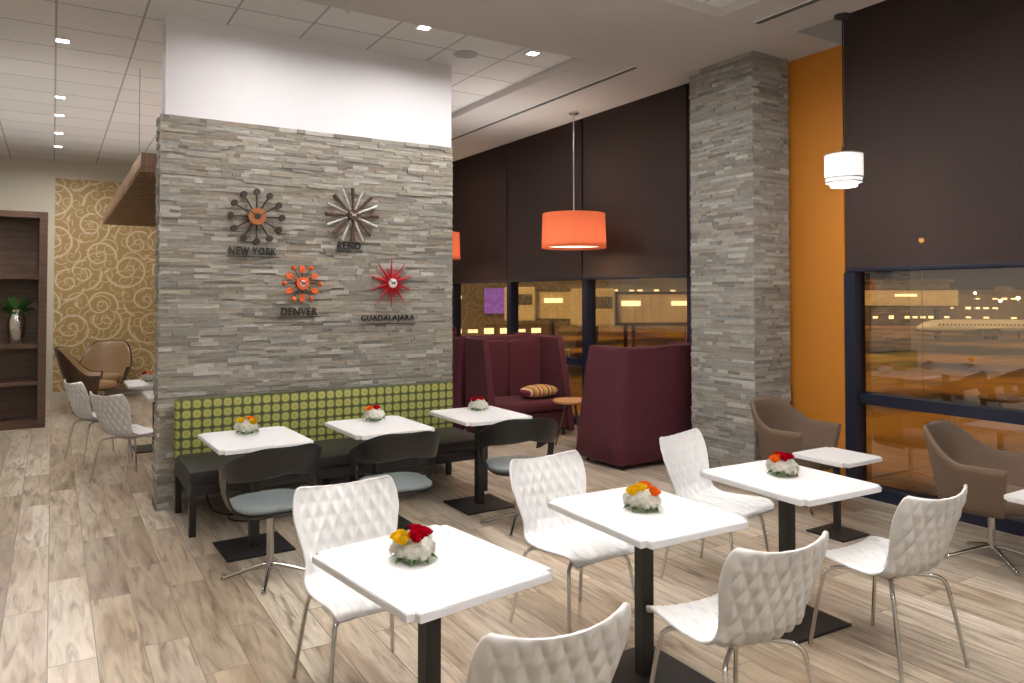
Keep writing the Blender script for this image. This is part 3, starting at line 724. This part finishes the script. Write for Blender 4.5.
for sx in (-1,1):
    bm = bmesh.new(); bm_pillow(bm, (sx*0.243,-0.285,0.78), (0.48,0.07,0.74), p=10, q=8); finish(bm, "back_cushion", M_plum, parent=P, smooth=True, angle=80)
bm = bmesh.new(); bm_minmax(bm, (-HW+0.085,-0.28,0.1),(HW-0.085,0.30,0.31), bevel=0.01); finish(bm, "seat_frame", M_plum, parent=P)
for sx in (-1,1):
    for y in (-0.3,0.25):
        bm = bmesh.new(); bm_tube(bm, [(sx*0.48,y,0.10),(sx*0.48,y,0)], 0.02, 12); finish(bm, "leg", M_black, parent=P, smooth=True)
dup(P, (5.24,5.95,0), 0); dup(P, (4.86,8.58,0), 0); dup(P, (5.0,10.85,0), pi)
r = empty("round_side_table", (5.04,6.86,0), 0, "small round wooden side table between booth settees", "table")
bm = bmesh.new(); bm_lathe(bm, [(0.21,0.495),(0.22,0.502),(0.22,0.515),(0.215,0.522)], 40); finish(bm, "table_top", M_tablew, parent=r, smooth=True, angle=30)
for k in range(3):
    a = 2*pi*k/3+0.4
    bm = bmesh.new(); bm_tube(bm, [(0.06*math.cos(a),0.06*math.sin(a),0.497),(0.19*math.cos(a),0.19*math.sin(a),0.0)], 0.014, 10, r2=0.009); finish(bm, "leg", M_shelfw, parent=r, smooth=True)
bm = bmesh.new(); bm_pillow(bm, (0,0,0), (0.48,0.26,0.16), p=5, q=2.2); o = finish(bm, "throw_cushion", M_stripe, smooth=True, angle=80, loc=(5.06,7.57,0.541), rot=(0.0,0,0.15)); tag(o, "multicolour striped throw cushion resting on the plum settee", "cushion")

# ------------------------------------------------------------------ bookshelf
r = empty("bookshelf", (-0.06, 11.4, 0), 0, "dark walnut open bookshelf with deep compartments", "bookshelf")
Wd = 2.4; Hh = 2.79; Dp = 0.42
for a, b in (((-0.09,0,0),(0,Dp,Hh)),((-Wd,0,0),(-Wd+0.07,Dp,Hh)),((-Wd/2-0.03,0.01,0.1),(-Wd/2+0.03,Dp-0.02,Hh-0.08))):
    bm = bmesh.new(); bm_minmax(bm, a, b, bevel=0.003); finish(bm, "side_panel", M_shelfw, parent=r)
bm = bmesh.new(); bm_minmax(bm, (-Wd+0.07,Dp-0.02,0.0),(-0.07,Dp,Hh-0.01)); finish(bm, "back_panel", M_shelfw, parent=r)
bm = bmesh.new(); bm_minmax(bm, (-Wd+0.07,0,Hh-0.08),(-0.07,Dp,Hh), bevel=0.003); finish(bm, "top_panel", M_shelfw, parent=r)
for z in (0.0,0.55,1.03,1.92):
    bm = bmesh.new(); bm_minmax(bm, (-Wd+0.07,0.01,z),(-0.07,Dp-0.02,z+(0.10 if z==0 else 0.05)), bevel=0.003); finish(bm, "shelf", M_shelfw, parent=r)
r = empty("vase_with_foliage", (-0.39,11.55,1.082), 0, "hammered silver vase holding green leafy foliage on the shelf", "vase")
bm = bmesh.new(); bm_lathe(bm, [(0.05,0),(0.06,0.02),(0.09,0.14),(0.105,0.28),(0.09,0.36),(0.06,0.41),(0.07,0.44)], 32); finish(bm, "vase", M_silver, parent=r, smooth=True, angle=60)
bm = bmesh.new(); rnd = random.Random(4)
for k in range(46):
    a = rnd.uniform(0,2*pi); l = rnd.uniform(0.2,0.36); el = rnd.uniform(0.15,1.2)
    p0 = Vector((0,0,0.42)); d = Vector((math.cos(a)*math.cos(el)*0.8, math.sin(a)*math.cos(el)*0.3, math.sin(el)*0.8))
    side = d.cross(Vector((0,0.5,1))).normalized(); prev = None
    for j in range(6):
        t = j/5; p = p0+d*l*t+Vector((0,0,-0.08*t*t*math.cos(el))); w = 0.030*math.sin(pi*min(0.97,t*0.85+0.1))
        cur = (bm.verts.new(p-side*w), bm.verts.new(p+side*w))
        if prev: bm.faces.new((prev[0],prev[1],cur[1],cur[0]))
        prev = cur
finish(bm, "foliage", M_leaf, parent=r, smooth=True)

# ------------------------------------------------------------------ flowers
def carnation_mesh():
    bm = bmesh.new(); rnd = random.Random(2)
    for li, (R_, z0, up) in enumerate(((1.0,0.0,0.0),(0.80,0.12,0.12),(0.55,0.25,0.25),(0.32,0.38,0.4))):
        n = 32; ph = rnd.uniform(0,6); rows = []
        for j in range(5):
            rho = j/4
            row = []
            for i in range(n):
                a = 2*pi*i/n
                w = 0.07*math.sin(6*a+ph)
                r_ = R_*rho*(1+0.13*math.sin(8*a+ph)*rho)
                row.append(bm.verts.new((r_*math.cos(a), r_*math.sin(a), z0+up*R_*rho**2*0.8+w*rho**2)))
            rows.append(row)
        for j in range(4):
            for i in range(n):
                bm.faces.new((rows[j][i],rows[j][(i+1)%n],rows[j+1][(i+1)%n],rows[j+1][i]))
    bmesh.ops.remove_doubles(bm, verts=bm.verts, dist=1e-5)
    me = bpy.data.meshes.new("carnation"); bm.to_mesh(me); bm.free()
    for p in me.polygons: p.use_smooth = True
    return me
def rose_mesh():
    bm = bmesh.new()
    for li, (cnt, rr, op, hh) in enumerate(((3,0.22,0.05,0.95),(4,0.42,0.18,0.95),(5,0.62,0.35,0.88),(6,0.82,0.6,0.72))):
        for k in range(cnt):
            a0 = 2*pi*k/cnt+li*0.7; half = pi/cnt*1.35; g = []
            for j in range(7):
                t = j/6; row = []
                for i in range(7):
                    s = -1+2*i/6; a = a0+s*half
                    r_ = rr*(0.35+0.65*math.sin(t*pi/2))+op*max(0,t-0.6)**1.3*1.2
                    z = -0.55+(hh+0.45)*t*(1-0.12*s*s)
                    row.append(bm.verts.new((r_*math.cos(a), r_*math.sin(a), z)))
                g.append(row)
            for j in range(6):
                for i in range(6): bm.faces.new((g[j][i],g[j][i+1],g[j+1][i+1],g[j+1][i]))
    me = bpy.data.meshes.new("rose"); bm.to_mesh(me); bm.free()
    for p in me.polygons: p.use_smooth = True
    return me
CARN = carnation_mesh(); CARN.materials.append(M_carn)
ROSES = {}
for nm, mm in (("y",M_yel),("r",M_red),("o",M_ora)):
    me = rose_mesh(); me.materials.append(mm); ROSES[nm] = me
bm = bmesh.new(); bm_lathe(bm, [(0.036,0),(0.040,0.004),(0.046,0.030),(0.043,0.030),(0.037,0.006),(0.001,0.006)], 24, cap=False); vm = finish(bm, "cup_tmp", M_vase, smooth=True); cupme = vm.data; bpy.data.objects.remove(vm)
bm = bmesh.new()
bmesh.ops.create_icosphere(bm, subdivisions=4, radius=1)  # white core added under the blooms so the gaps read bright
for v in bm.verts:
    n = v.co.normalized(); k = 1+0.16*noise.noise(n*2.6+Vector((3,1,0)))
    v.co = Vector((n.x*0.066*k, n.y*0.066*k, 0.043+n.z*0.036*k))
vm = finish(bm, "mass_tmp", M_carn, smooth=True, angle=180); massme = vm.data; bpy.data.objects.remove(vm)
bm = bmesh.new()
for k in range(9):
    a = k*0.7; d = Vector((math.cos(a),math.sin(a),0)); s = Vector((-d.y,d.x,0))
    pts = [d*0.05+Vector((0,0,0.03)), d*0.07+s*0.014+Vector((0,0,0.022)), d*0.094+Vector((0,0,0.008)), d*0.07-s*0.014+Vector((0,0,0.022))]
    bm.faces.new([bm.verts.new(p) for p in pts])
tmp = finish(bm, "leaf_tmp", M_leaf); leafme = tmp.data; bpy.data.objects.remove(tmp)
def flowers(loc, z, cols, seed, label, sc=1.0):
    r = empty("flower_arrangement", (*loc, z+0.001), 0, label, "flowers"); r["group"] = "small table bouquets"
    rnd = random.Random(seed)
    def add(name, me, p, s, nrm=None):
        o = bpy.data.objects.new(name, me); COL.objects.link(o); o.parent = r; o.location = p; o.scale = (s,s,s)
        if nrm is not None:
            q = Vector(nrm).to_track_quat('Z','Y'); o.rotation_mode = 'QUATERNION'
            q2 = Matrix.Rotation(rnd.uniform(0,6.28), 3, 'Z').to_quaternion(); o.rotation_quaternion = q @ q2
    add("cup", cupme, (0,0,0), 1); add("leaves", leafme, (0,0,0), 1); add("added_bright_core", massme, (0,0,0), 1)
    n = 42
    for k in range(n):
        zz = -0.30+1.30*(k+0.5)/n; rr = math.sqrt(max(0,1-zz*zz)); a = k*2.39996
        d = Vector((rr*math.cos(a), rr*math.sin(a), zz))
        p = Vector((0.068*d.x, 0.068*d.y, 0.044+0.037*d.z))
        p = p+d*rnd.uniform(-0.001,0.013)
        add("white_bloom", CARN, p, 0.0165*rnd.uniform(0.8,1.35), (d.x+rnd.uniform(-.35,.35), d.y+rnd.uniform(-.35,.35), d.z+0.25))
    for c, (dx,dy,dz) in cols:
        add("rose", ROSES[c], (dx,dy,dz), 0.029*sc, (dx*9, dy*9, 1))
def rv(a, b, z): return (0.85*a-0.53*b, -0.53*a-0.85*b, z-0.020)
flowers((1.13,2.51), 0.74, [("y",rv(-0.032,0.045,0.104)),("y",rv(-0.055,0.0,0.100)),("r",rv(0.015,0.04,0.110)),("r",rv(0.0,-0.045,0.110)),("r",rv(0.035,-0.02,0.108))], 1, "white carnation bouquet with yellow and red roses on cafe table")
flowers((2.27,2.56), 0.74, [("y",rv(-0.045,0.03,0.104)),("y",rv(-0.010,0.02,0.114)),("o",rv(0.045,0.03,0.100)),("o",rv(0.02,-0.05,0.108))], 2, "white carnation bouquet with yellow and orange roses on cafe table")
flowers((3.35,2.66), 0.74, [("o",rv(-0.045,0.03,0.104)),("r",rv(0.0,0.03,0.110)),("r",rv(0.035,0.0,0.110)),("r",rv(0.0,-0.045,0.108))], 3, "white carnation bouquet with orange and dark red roses on cafe table")
flowers((1.17,5.42), 0.74, [("y",rv(-0.03,0.03,0.108)),("o",rv(0.025,0.0,0.112)),("y",rv(0.05,0.03,0.098))], 4, "white carnation bouquet with yellow roses on banquette table")
flowers((2.125,5.46), 0.74, [("o",rv(-0.03,0.03,0.110)),("r",rv(0.015,0.0,0.112))], 5, "white carnation bouquet with orange roses on banquette table")
flowers((3.05,5.48), 0.74, [("r",rv(-0.03,0.03,0.110)),("r",rv(0.02,-0.01,0.112))], 6, "white carnation bouquet with red roses on banquette table")
flowers((0.93,9.25), 0.74, [("r",rv(-0.03,0.03,0.110)),("o",rv(0.02,0.0,0.112))], 7, "white carnation bouquet with red roses on square table")

# ------------------------------------------------------------------ clocks
YC = YW-0.006
def clock_root(x, z, label): 
    e = empty("wall_clock", (x, YC, z), 0, label, "clock"); e["group"] = "decorative wall clocks"; return e
def dirv(a): return Vector((math.sin(a), 0, math.cos(a)))
def hands(r, mat, s=1.0, y=-0.075):
    for a, l, w in ((5.3,0.09*s,0.012),(1.1,0.12*s,0.009)):
        bm = bmesh.new()
        d = dirv(a); q = Vector((d.z,0,-d.x))
        V = [Vector((0,y,0))-q*w/2-d*0.02, Vector((0,y,0))+q*w/2-d*0.02, Vector((0,y,0))+d*l+q*w/4, Vector((0,y,0))+d*l-q*w/4]
        f = bm.faces.new([bm.verts.new(v) for v in V]); rr = bmesh.ops.extrude_face_region(bm, geom=[f])
        bmesh.ops.translate(bm, verts=[v for v in rr["geom"] if isinstance(v, bmesh.types.BMVert)], vec=(0,0.003,0))
        finish(bm, "clock_hand", mat, parent=r)
def hub(r, rad, mat, y0=0.0, y1=-0.06, name="hub"):
    bm = bmesh.new(); bm_tube(bm, [(0,y0,0),(0,y1,0)], rad, 32); finish(bm, name, mat, parent=r, smooth=True)
r = clock_root(1.46, 2.37, "walnut and copper clock with radiating disc-tipped spokes on stone wall")
hub(r, 0.072, M_clk_copper, name="hub"); hub(r, 0.026, M_clk_brown, -0.06, -0.07, "hub_cap"); hands(r, M_black)
for k in range(12):
    d = dirv(k*pi/6); bm = bmesh.new(); bm_tube(bm, [d*0.05+Vector((0,-0.03,0)), d*0.20+Vector((0,-0.03,0))], 0.0065, 8)
    finish(bm, "spoke", M_clk_brown, parent=r, smooth=True)
    bm = bmesh.new(); c = d*0.21+Vector((0,-0.03,0)); bm_tube(bm, [c-Vector((0,0.016,0)), c+Vector((0,0.016,0))], 0.027, 20); finish(bm, "spoke_tip", M_clk_brown, parent=r, smooth=True)
r = clock_root(2.30, 2.43, "brown wood and silver starburst clock with wedge spokes on stone wall")
hub(r, 0.05, M_clk_brown); hub(r, 0.045, M_clk_beige, -0.06, -0.066, "hub_cap"); hands(r, M_clk_steel, 0.5)
for k in range(16):
    d = dirv(k*pi/8); bm = bmesh.new(); mt = M_clk_beige if k%2==0 else M_clk_steel
    bm_tube(bm, [d*0.04+Vector((0,-0.03,0)), d*0.11+Vector((0,-0.03,0))], 0.006, 8)
    if k%2==0: bm_tube(bm, [d*0.09+Vector((0,-0.03,0)), d*0.17+Vector((0,-0.03,0)), d*0.245+Vector((0,-0.03,0))], 0.010, 12, r2=0.019)
    else: bm_tube(bm, [d*0.10+Vector((0,-0.03,0)), d*0.25+Vector((0,-0.03,0))], 0.008, 10, r2=0.012)
    finish(bm, "spoke", mt, parent=r, smooth=True)
r = clock_root(1.85, 1.81, "orange clock with chunky ball and petal tips on stone wall")
hub(r, 0.055, M_clk_orange); hub(r, 0.03, M_trimw, -0.06, -0.064, "clock_face"); hands(r, M_clk_red, 0.6)
for k in range(12):
    d = dirv(k*pi/6); q = Vector((d.z,0,-d.x))
    L_ = 0.155 if k%2 else 0.125
    bm = bmesh.new(); bm_tube(bm, [d*0.04+Vector((0,-0.03,0)), d*L_+Vector((0,-0.03,0))], 0.0035, 8); finish(bm, "spoke", M_clk_beige, parent=r, smooth=True)
    bm = bmesh.new()
    if k%2: bmesh.ops.create_icosphere(bm, subdivisions=3, radius=0.021, matrix=Matrix.Translation(d*L_+Vector((0,-0.03,0))))
    else:
        c = d*L_+Vector((0,-0.03,0)); V = [c+q*0.024*math.cos(t)+d*0.034*math.sin(t) for t in [2*pi*i/16 for i in range(16)]]
        f = bm.faces.new([bm.verts.new(v) for v in V]); rr = bmesh.ops.extrude_face_region(bm, geom=[f]); bmesh.ops.translate(bm, verts=[v for v in rr["geom"] if isinstance(v, bmesh.types.BMVert)], vec=(0,0.012,0))
    finish(bm, "spoke_tip", M_clk_orange, parent=r, smooth=True)
r = clock_root(2.68, 1.82, "red sunburst clock with tapered spikes and white face on stone wall")
hub(r, 0.05, M_clk_red); hub(r, 0.042, M_trimw, -0.06, -0.064, "clock_face"); hands(r, M_black, 0.5)
for k in range(20):
    d = dirv(k*pi/10); q = Vector((d.z,0,-d.x)); l = 0.25 if k%2==0 else 0.17; w = 0.017 if k%2==0 else 0.010; bm = bmesh.new()
    base = [d*0.04+q*w, d*0.04+Vector((0,-0.02,0)), d*0.04-q*w, d*0.04+Vector((0,0.01,0))]; off = Vector((0,-0.028,0))
    vb = [bm.verts.new(p+off) for p in base]; vt = bm.verts.new(d*l+off)
    for i in range(4): bm.faces.new((vb[i], vb[(i+1)%4], vt))
    bm.faces.new(vb); finish(bm, "spike", M_clk_red, parent=r)
def sign(text, xa, xb, zb, h=0.067):
    cu = bpy.data.curves.new("t", 'FONT'); cu.body = text; cu.size = 0.1; cu.extrude = 0.006; cu.offset = 0.0018; cu.space_character = 1.15
    o = bpy.data.objects.new("t", cu); COL.objects.link(o); bpy.context.view_layer.update()
    me = bpy.data.meshes.new_from_object(o.evaluated_get(bpy.context.evaluated_depsgraph_get())); bpy.data.objects.remove(o)
    xs = [v.co.x for v in me.vertices]; ys = [v.co.y for v in me.vertices]
    sx = (xb-xa)/(max(xs)-min(xs)); sy = h/(max(ys)-min(ys)); x0 = min(xs); y0 = min(ys)
    for v in me.vertices:
        x, y, z = v.co; v.co = ((x-x0)*sx, -z, (y-y0)*sy+0.012)
    bm = bmesh.new(); bm.from_mesh(me); bm_minmax(bm, (-0.02,-0.006,-0.006),(xb-xa+0.02,0.006,0.001))
    ob = finish(bm, "city_name_sign", M_letter, loc=(xa, YW-0.010, zb)); tag(ob, "black raised letters reading %s on the stone wall" % text, "sign", "city name signs")
sign("NEW YORK", 1.245, 1.633, 2.035); sign("RENO", 2.171, 2.386, 2.11); sign("DENVER", 1.675, 1.989, 1.52); sign("GUADALAJARA", 2.395, 2.92, 1.445)

# ------------------------------------------------------------------ outside
ZA = -4.0
M_apron = apron_mat()
M_cream_b = simple("jetbridge_paint", (0.55,0.47,0.33), 0.6, noise_amt=0.12, nscale=1)
M_bright_b = simple("jetbridge_cab_paint", (0.62,0.55,0.42), 0.5, noise_amt=0.1, nscale=1)
M_wht_b = simple("aircraft_paint", (0.62,0.62,0.66), 0.35, noise_amt=0.03, nscale=1)
M_darkb = simple("terminal_wall", (0.13,0.105,0.075), 0.8, noise_amt=0.3, nscale=0.3)
M_darkg = simple("jetbridge_dark_frame", (0.04,0.035,0.03), 0.6, noise_amt=0.2, nscale=2)
M_win = simple("lit_windows", (1,0.8,0.5), 0.5, emis=(1,0.72,0.36), es=1.8, noise_amt=0.2, nscale=0.5)
M_purple = simple("purple_sign", (0.3,0.1,0.8), 0.5, emis=(0.25,0.12,0.75), es=0.35, noise_amt=0.2, nscale=2)
M_flood = simple("flood_lamp", (1,0.8,0.5), 0.5, emis=(1,0.66,0.26), es=60, noise_amt=0.01)
M_flood2 = simple("orange_flood_lamp", (1,0.5,0.1), 0.5, emis=(1,0.42,0.05), es=60, noise_amt=0.01)
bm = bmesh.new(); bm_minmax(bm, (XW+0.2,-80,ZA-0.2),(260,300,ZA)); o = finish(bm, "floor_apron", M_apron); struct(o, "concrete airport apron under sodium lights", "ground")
def wpos(px, d): 
    u = (px-512)/744; return (d*(0.5255+0.8508*u), d*(0.8508-0.5255*u))
YAW = math.atan2(-0.5255, 0.8508)
def building(x, y, w, dd, h, rz, floors=2, seed=1, wh=0.09):
    r = empty("terminal_building", (x,y,ZA), rz, "distant airport terminal building with lit windows at night", "building", "airport buildings")
    rnd = random.Random(seed)
    bm = bmesh.new(); bm_box(bm, (0,0,h/2), (w,dd,h)); bm_box(bm,(0,0,h+0.2),(w+1,dd+1,0.4))
    for k in range(int(w/14)): bm_box(bm,(-w/2+7+k*14+rnd.uniform(-3,3),0,h+0.8),(rnd.uniform(3,7),dd*0.6,rnd.uniform(0.8,2.0)))
    finish(bm, "facade", M_darkb, parent=r)
    bm = bmesh.new(); n = int(w/1.6)
    for f in range(floors):
        for k in range(n):
            if rnd.random() < 0.35: continue
            bm_box(bm, (-w/2+(k+0.5)*w/n, -dd/2-0.05, h*(f+0.6)/(floors+0.3)), (w/n*0.6,0.1,h*wh*rnd.uniform(0.4,0.9)))
    finish(bm, "window_band", M_win, parent=r)
    return r
x,y = wpos(960,165); building(x,y,170,15,6.5,-pi/2+0.35, 3, 1)
x,y = wpos(640,150); building(x,y,120,14,8.5,-0.5, 3, 2)
x,y = wpos(450,80); bl = building(x,y,22,8,8,-0.3, 2, 3)
bm = bmesh.new(); bm_box(bm,(4.0,-4.2,5.2),(2.2,0.3,2.6)); finish(bm,"illuminated_panel",M_purple,parent=bl,label="dim purple illuminated panel")
def jet_bridge(x, y, rz, L_=14, z0=-0.4, label="cream jet bridge tunnel with glazed sides on wheeled supports"):
    r = empty("jet_bridge", (x,y,ZA), rz, label, "jet bridge", "jet bridges"); zz = z0-ZA
    bm = bmesh.new(); bm_box(bm,(0,0,zz+1.2),(L_,2.2,2.4),bevel=0.06)
    for k in range(int(L_/0.7)): bm_box(bm,(-L_/2+0.35+k*0.7,0,zz+1.2),(0.08,2.32,2.5))
    finish(bm,"tunnel",M_cream_b,parent=r)
    bm = bmesh.new(); bm_box(bm,(0,0,zz+2.5),(L_+0.2,2.4,0.16)); bm_box(bm,(0,0,zz-0.08),(L_+0.2,2.4,0.22)); bm_box(bm,(-L_/2-1.4,-1.72,zz+1.7),(2.2,0.06,0.9)); finish(bm,"dark_frame",M_darkg,parent=r)
    bm = bmesh.new(); bm_box(bm,(-L_/2-1.4,0,zz+1.3),(2.8,3.4,3.0),bevel=0.15); finish(bm,"cab",M_bright_b,parent=r)
    bm = bmesh.new(); bm_box(bm,(-L_/2+1.5,-1.19,zz+1.6),(1.6,0.05,0.4)); bm_box(bm,(2,-1.19,zz+1.6),(3.0,0.05,0.35)); finish(bm,"window_strip",M_win,parent=r)
    for sx in (-L_*0.3, L_*0.35):
        bm = bmesh.new()
        bm_box(bm,(sx,0,0.6),(0.25,2.0,0.25))
        for sy in (-0.9,0.9): bm_box(bm,(sx,sy,zz/2+0.05),(0.25,0.25,zz))
        bm_tube(bm,[(sx,-1.4,0.45),(sx,-0.9,0.45)],0.45,16); bm_tube(bm,[(sx,0.9,0.45),(sx,1.4,0.45)],0.45,16)
        finish(bm,"support_column",M_darkg,parent=r)
x,y = wpos(660,62); jet_bridge(x,y,-0.35,9,-0.5)
x,y = wpos(572,66); jet_bridge(x,y,-0.75,6,-0.3)
x,y = wpos(890,115); jet_bridge(x,y,-0.9,18,0.2)
def plane(x, y, rz, s=1.0):
    r = empty("airliner", (x,y,ZA), rz, "white parked passenger airliner on the apron", "airplane"); r.scale=(s,s,s)
    bm = bmesh.new(); prof = [(-16,0.05,0.9),(-14,0.6,0.5),(-10,1.2,0.15),(-5,1.5,0),(8,1.5,0),(11,1.35,-0.05),(13,0.9,-0.2),(14.2,0.15,-0.4)]
    rings = [[Vector((px_, rr*math.cos(2*pi*k/24), 2.9+dz+rr*math.sin(2*pi*k/24))) for k in range(24)] for px_, rr, dz in prof]
    R = bm_loft(bm, rings); bm.faces.new(R[0]); bm.faces.new(R[-1]); finish(bm,"fuselage",M_wht_b,parent=r,smooth=True)
    for sy in (-1,1):
        bm = bmesh.new(); V = [(3,sy*1.2,2.3),(-2,sy*1.2,2.3),(-5.5,sy*14,3.2),(-4.2,sy*14,3.2)]
        b1 = [bm.verts.new(v) for v in V]; b2 = [bm.verts.new((v[0],v[1],v[2]+0.3)) for v in V]
        bm.faces.new(b1); bm.faces.new(b2)
        for i in range(4): bm.faces.new((b1[i],b1[(i+1)%4],b2[(i+1)%4],b2[i]))
        finish(bm,"wing",M_wht_b,parent=r)
        bm = bmesh.new(); bm_tube(bm,[(2.6,sy*4.5,1.6),(0.0,sy*4.5,1.6)],0.75,20); finish(bm,"engine",M_steel,parent=r,smooth=True)
    bm = bmesh.new()
    for k in range(26): 
        for sy in (-1,1): bm_box(bm,(-10+k*0.8, sy*1.47, 3.25),(0.3,0.12,0.35))
    finish(bm,"cabin_windows",M_darkg,parent=r)
    bm = bmesh.new(); V = [(-11,0,3.9),(-15,0,4.0),(-17,0,8),(-15.2,0,8)]
    b1 = [bm.verts.new((v[0],-0.12,v[2])) for v in V]; b2 = [bm.verts.new((v[0],0.12,v[2])) for v in V]
    bm.faces.new(b1); bm.faces.new(b2)
    for i in range(4): bm.faces.new((b1[i],b1[(i+1)%4],b2[(i+1)%4],b2[i]))
    finish(bm,"tail_fin",simple("tail_blue",(0.05,0.07,0.2),0.4,noise_amt=0.05),parent=r)
    for p in ((10,0),(-1,1.8),(-1,-1.8)):
        bm = bmesh.new()
        bm_tube(bm,[(p[0],p[1],1.6),(p[0],p[1],0.4)],0.1,8); bm_tube(bm,[(p[0],p[1]-0.3,0.42),(p[0],p[1]+0.3,0.42)],0.42,16)
        finish(bm,"landing_gear",M_black,parent=r,smooth=True)
x,y = wpos(985,98); plane(x,y,2.45,0.60)
def cart(x, y, rz, mat, label):
    r = empty("baggage_tug", (x,y,ZA), rz, label, "vehicle", "ground service vehicles")
    bm = bmesh.new(); bm_box(bm,(0,0,0.7),(2.6,1.3,0.6),bevel=0.08); bm_box(bm,(0.5,0,1.75),(1.3,1.3,0.08)) 
    for sx in (-0.05,1.05):
        for sy in (-0.55,0.55): bm_box(bm,(sx,sy,1.35),(0.08,0.08,0.75))
    finish(bm,"body",mat,parent=r)
    for sx in (-0.85,0.85):
        for sy in (-0.65,0.65):
            bm = bmesh.new(); bm_tube(bm,[(sx,sy-0.1,0.35),(sx,sy+0.1,0.35)],0.35,16)
            finish(bm,"wheel",M_black,parent=r,smooth=True)
M_cartw = simple("vehicle_white",(0.8,0.78,0.7),0.5,noise_amt=0.03)
for px_, d_, rz in ((625,48,0.3),(655,52,0.3),(680,44,0.1),(556,55,0.5),(598,45,0.9),(535,50,0.2),(642,42,1.2),(612,40,0.7)):
    x,y = wpos(px_,d_); cart(x,y,rz,M_cartw,"white baggage tug vehicle parked on the apron")
def pole(x, y, z, rad=0.22, mr=0.08, mt=None):
    r = empty("floodlight_pole", (x,y,ZA), 0, "tall apron floodlight mast with warm lamp", "light pole", "apron floodlights")
    bm = bmesh.new(); bm_tube(bm,[(0,0,0),(0,0,z-ZA)],mr,10); finish(bm,"mast",M_darkb,parent=r)
    bm = bmesh.new(); bmesh.ops.create_icosphere(bm, subdivisions=3, radius=rad, matrix=Matrix.Translation((0,0,z-ZA))); finish(bm,"lamp_head",mt or M_flood,parent=r,smooth=True)
x,y = wpos(922,40); pole(x,y,4.7,0.13,0.02,M_flood2)
for px_, d_, z in ((1000,110,1.0),(955,125,1.3),(870,120,1.2),(1018,100,1.4),(540,90,1.9),(685,75,1.5),(975,130,2.2),(935,140,2.4)):
    x,y = wpos(px_,d_); pole(x,y,z,0.20)

s = bpy.data.lights.new("sodium_wash", 'SUN'); s.energy = 3.7; s.color = (1,0.60,0.20); s.angle = 0.2
so = bpy.data.objects.new("sodium_wash", s); COL.objects.link(so); so.rotation_euler = Vector((0.75,0.25,-0.55)).to_track_quat('-Z','Y').to_euler()

# ------------------------------------------------------------------ world, camera
w = bpy.data.worlds.new("night"); scene.world = w; w.use_nodes = True
bg = w.node_tree.nodes["Background"]; bg.inputs[0].default_value = (0.014,0.010,0.013,1); bg.inputs[1].default_value = 1.0
cam = bpy.data.cameras.new("camera"); co = bpy.data.objects.new("camera", cam); COL.objects.link(co)
cam.sensor_width = 36; cam.lens = 744/1024*36; pitch = math.radians(1.3)
cam.shift_y = (-45.5-744*math.tan(pitch))/1024
co.location = (0,0,1.7); co.rotation_euler = (pi/2+pitch, 0, YAW)
cam.clip_end = 600
scene.camera = co
scene.view_settings.view_transform = 'Standard'
scene.view_settings.look = 'None'
scene.view_settings.exposure = 0.0
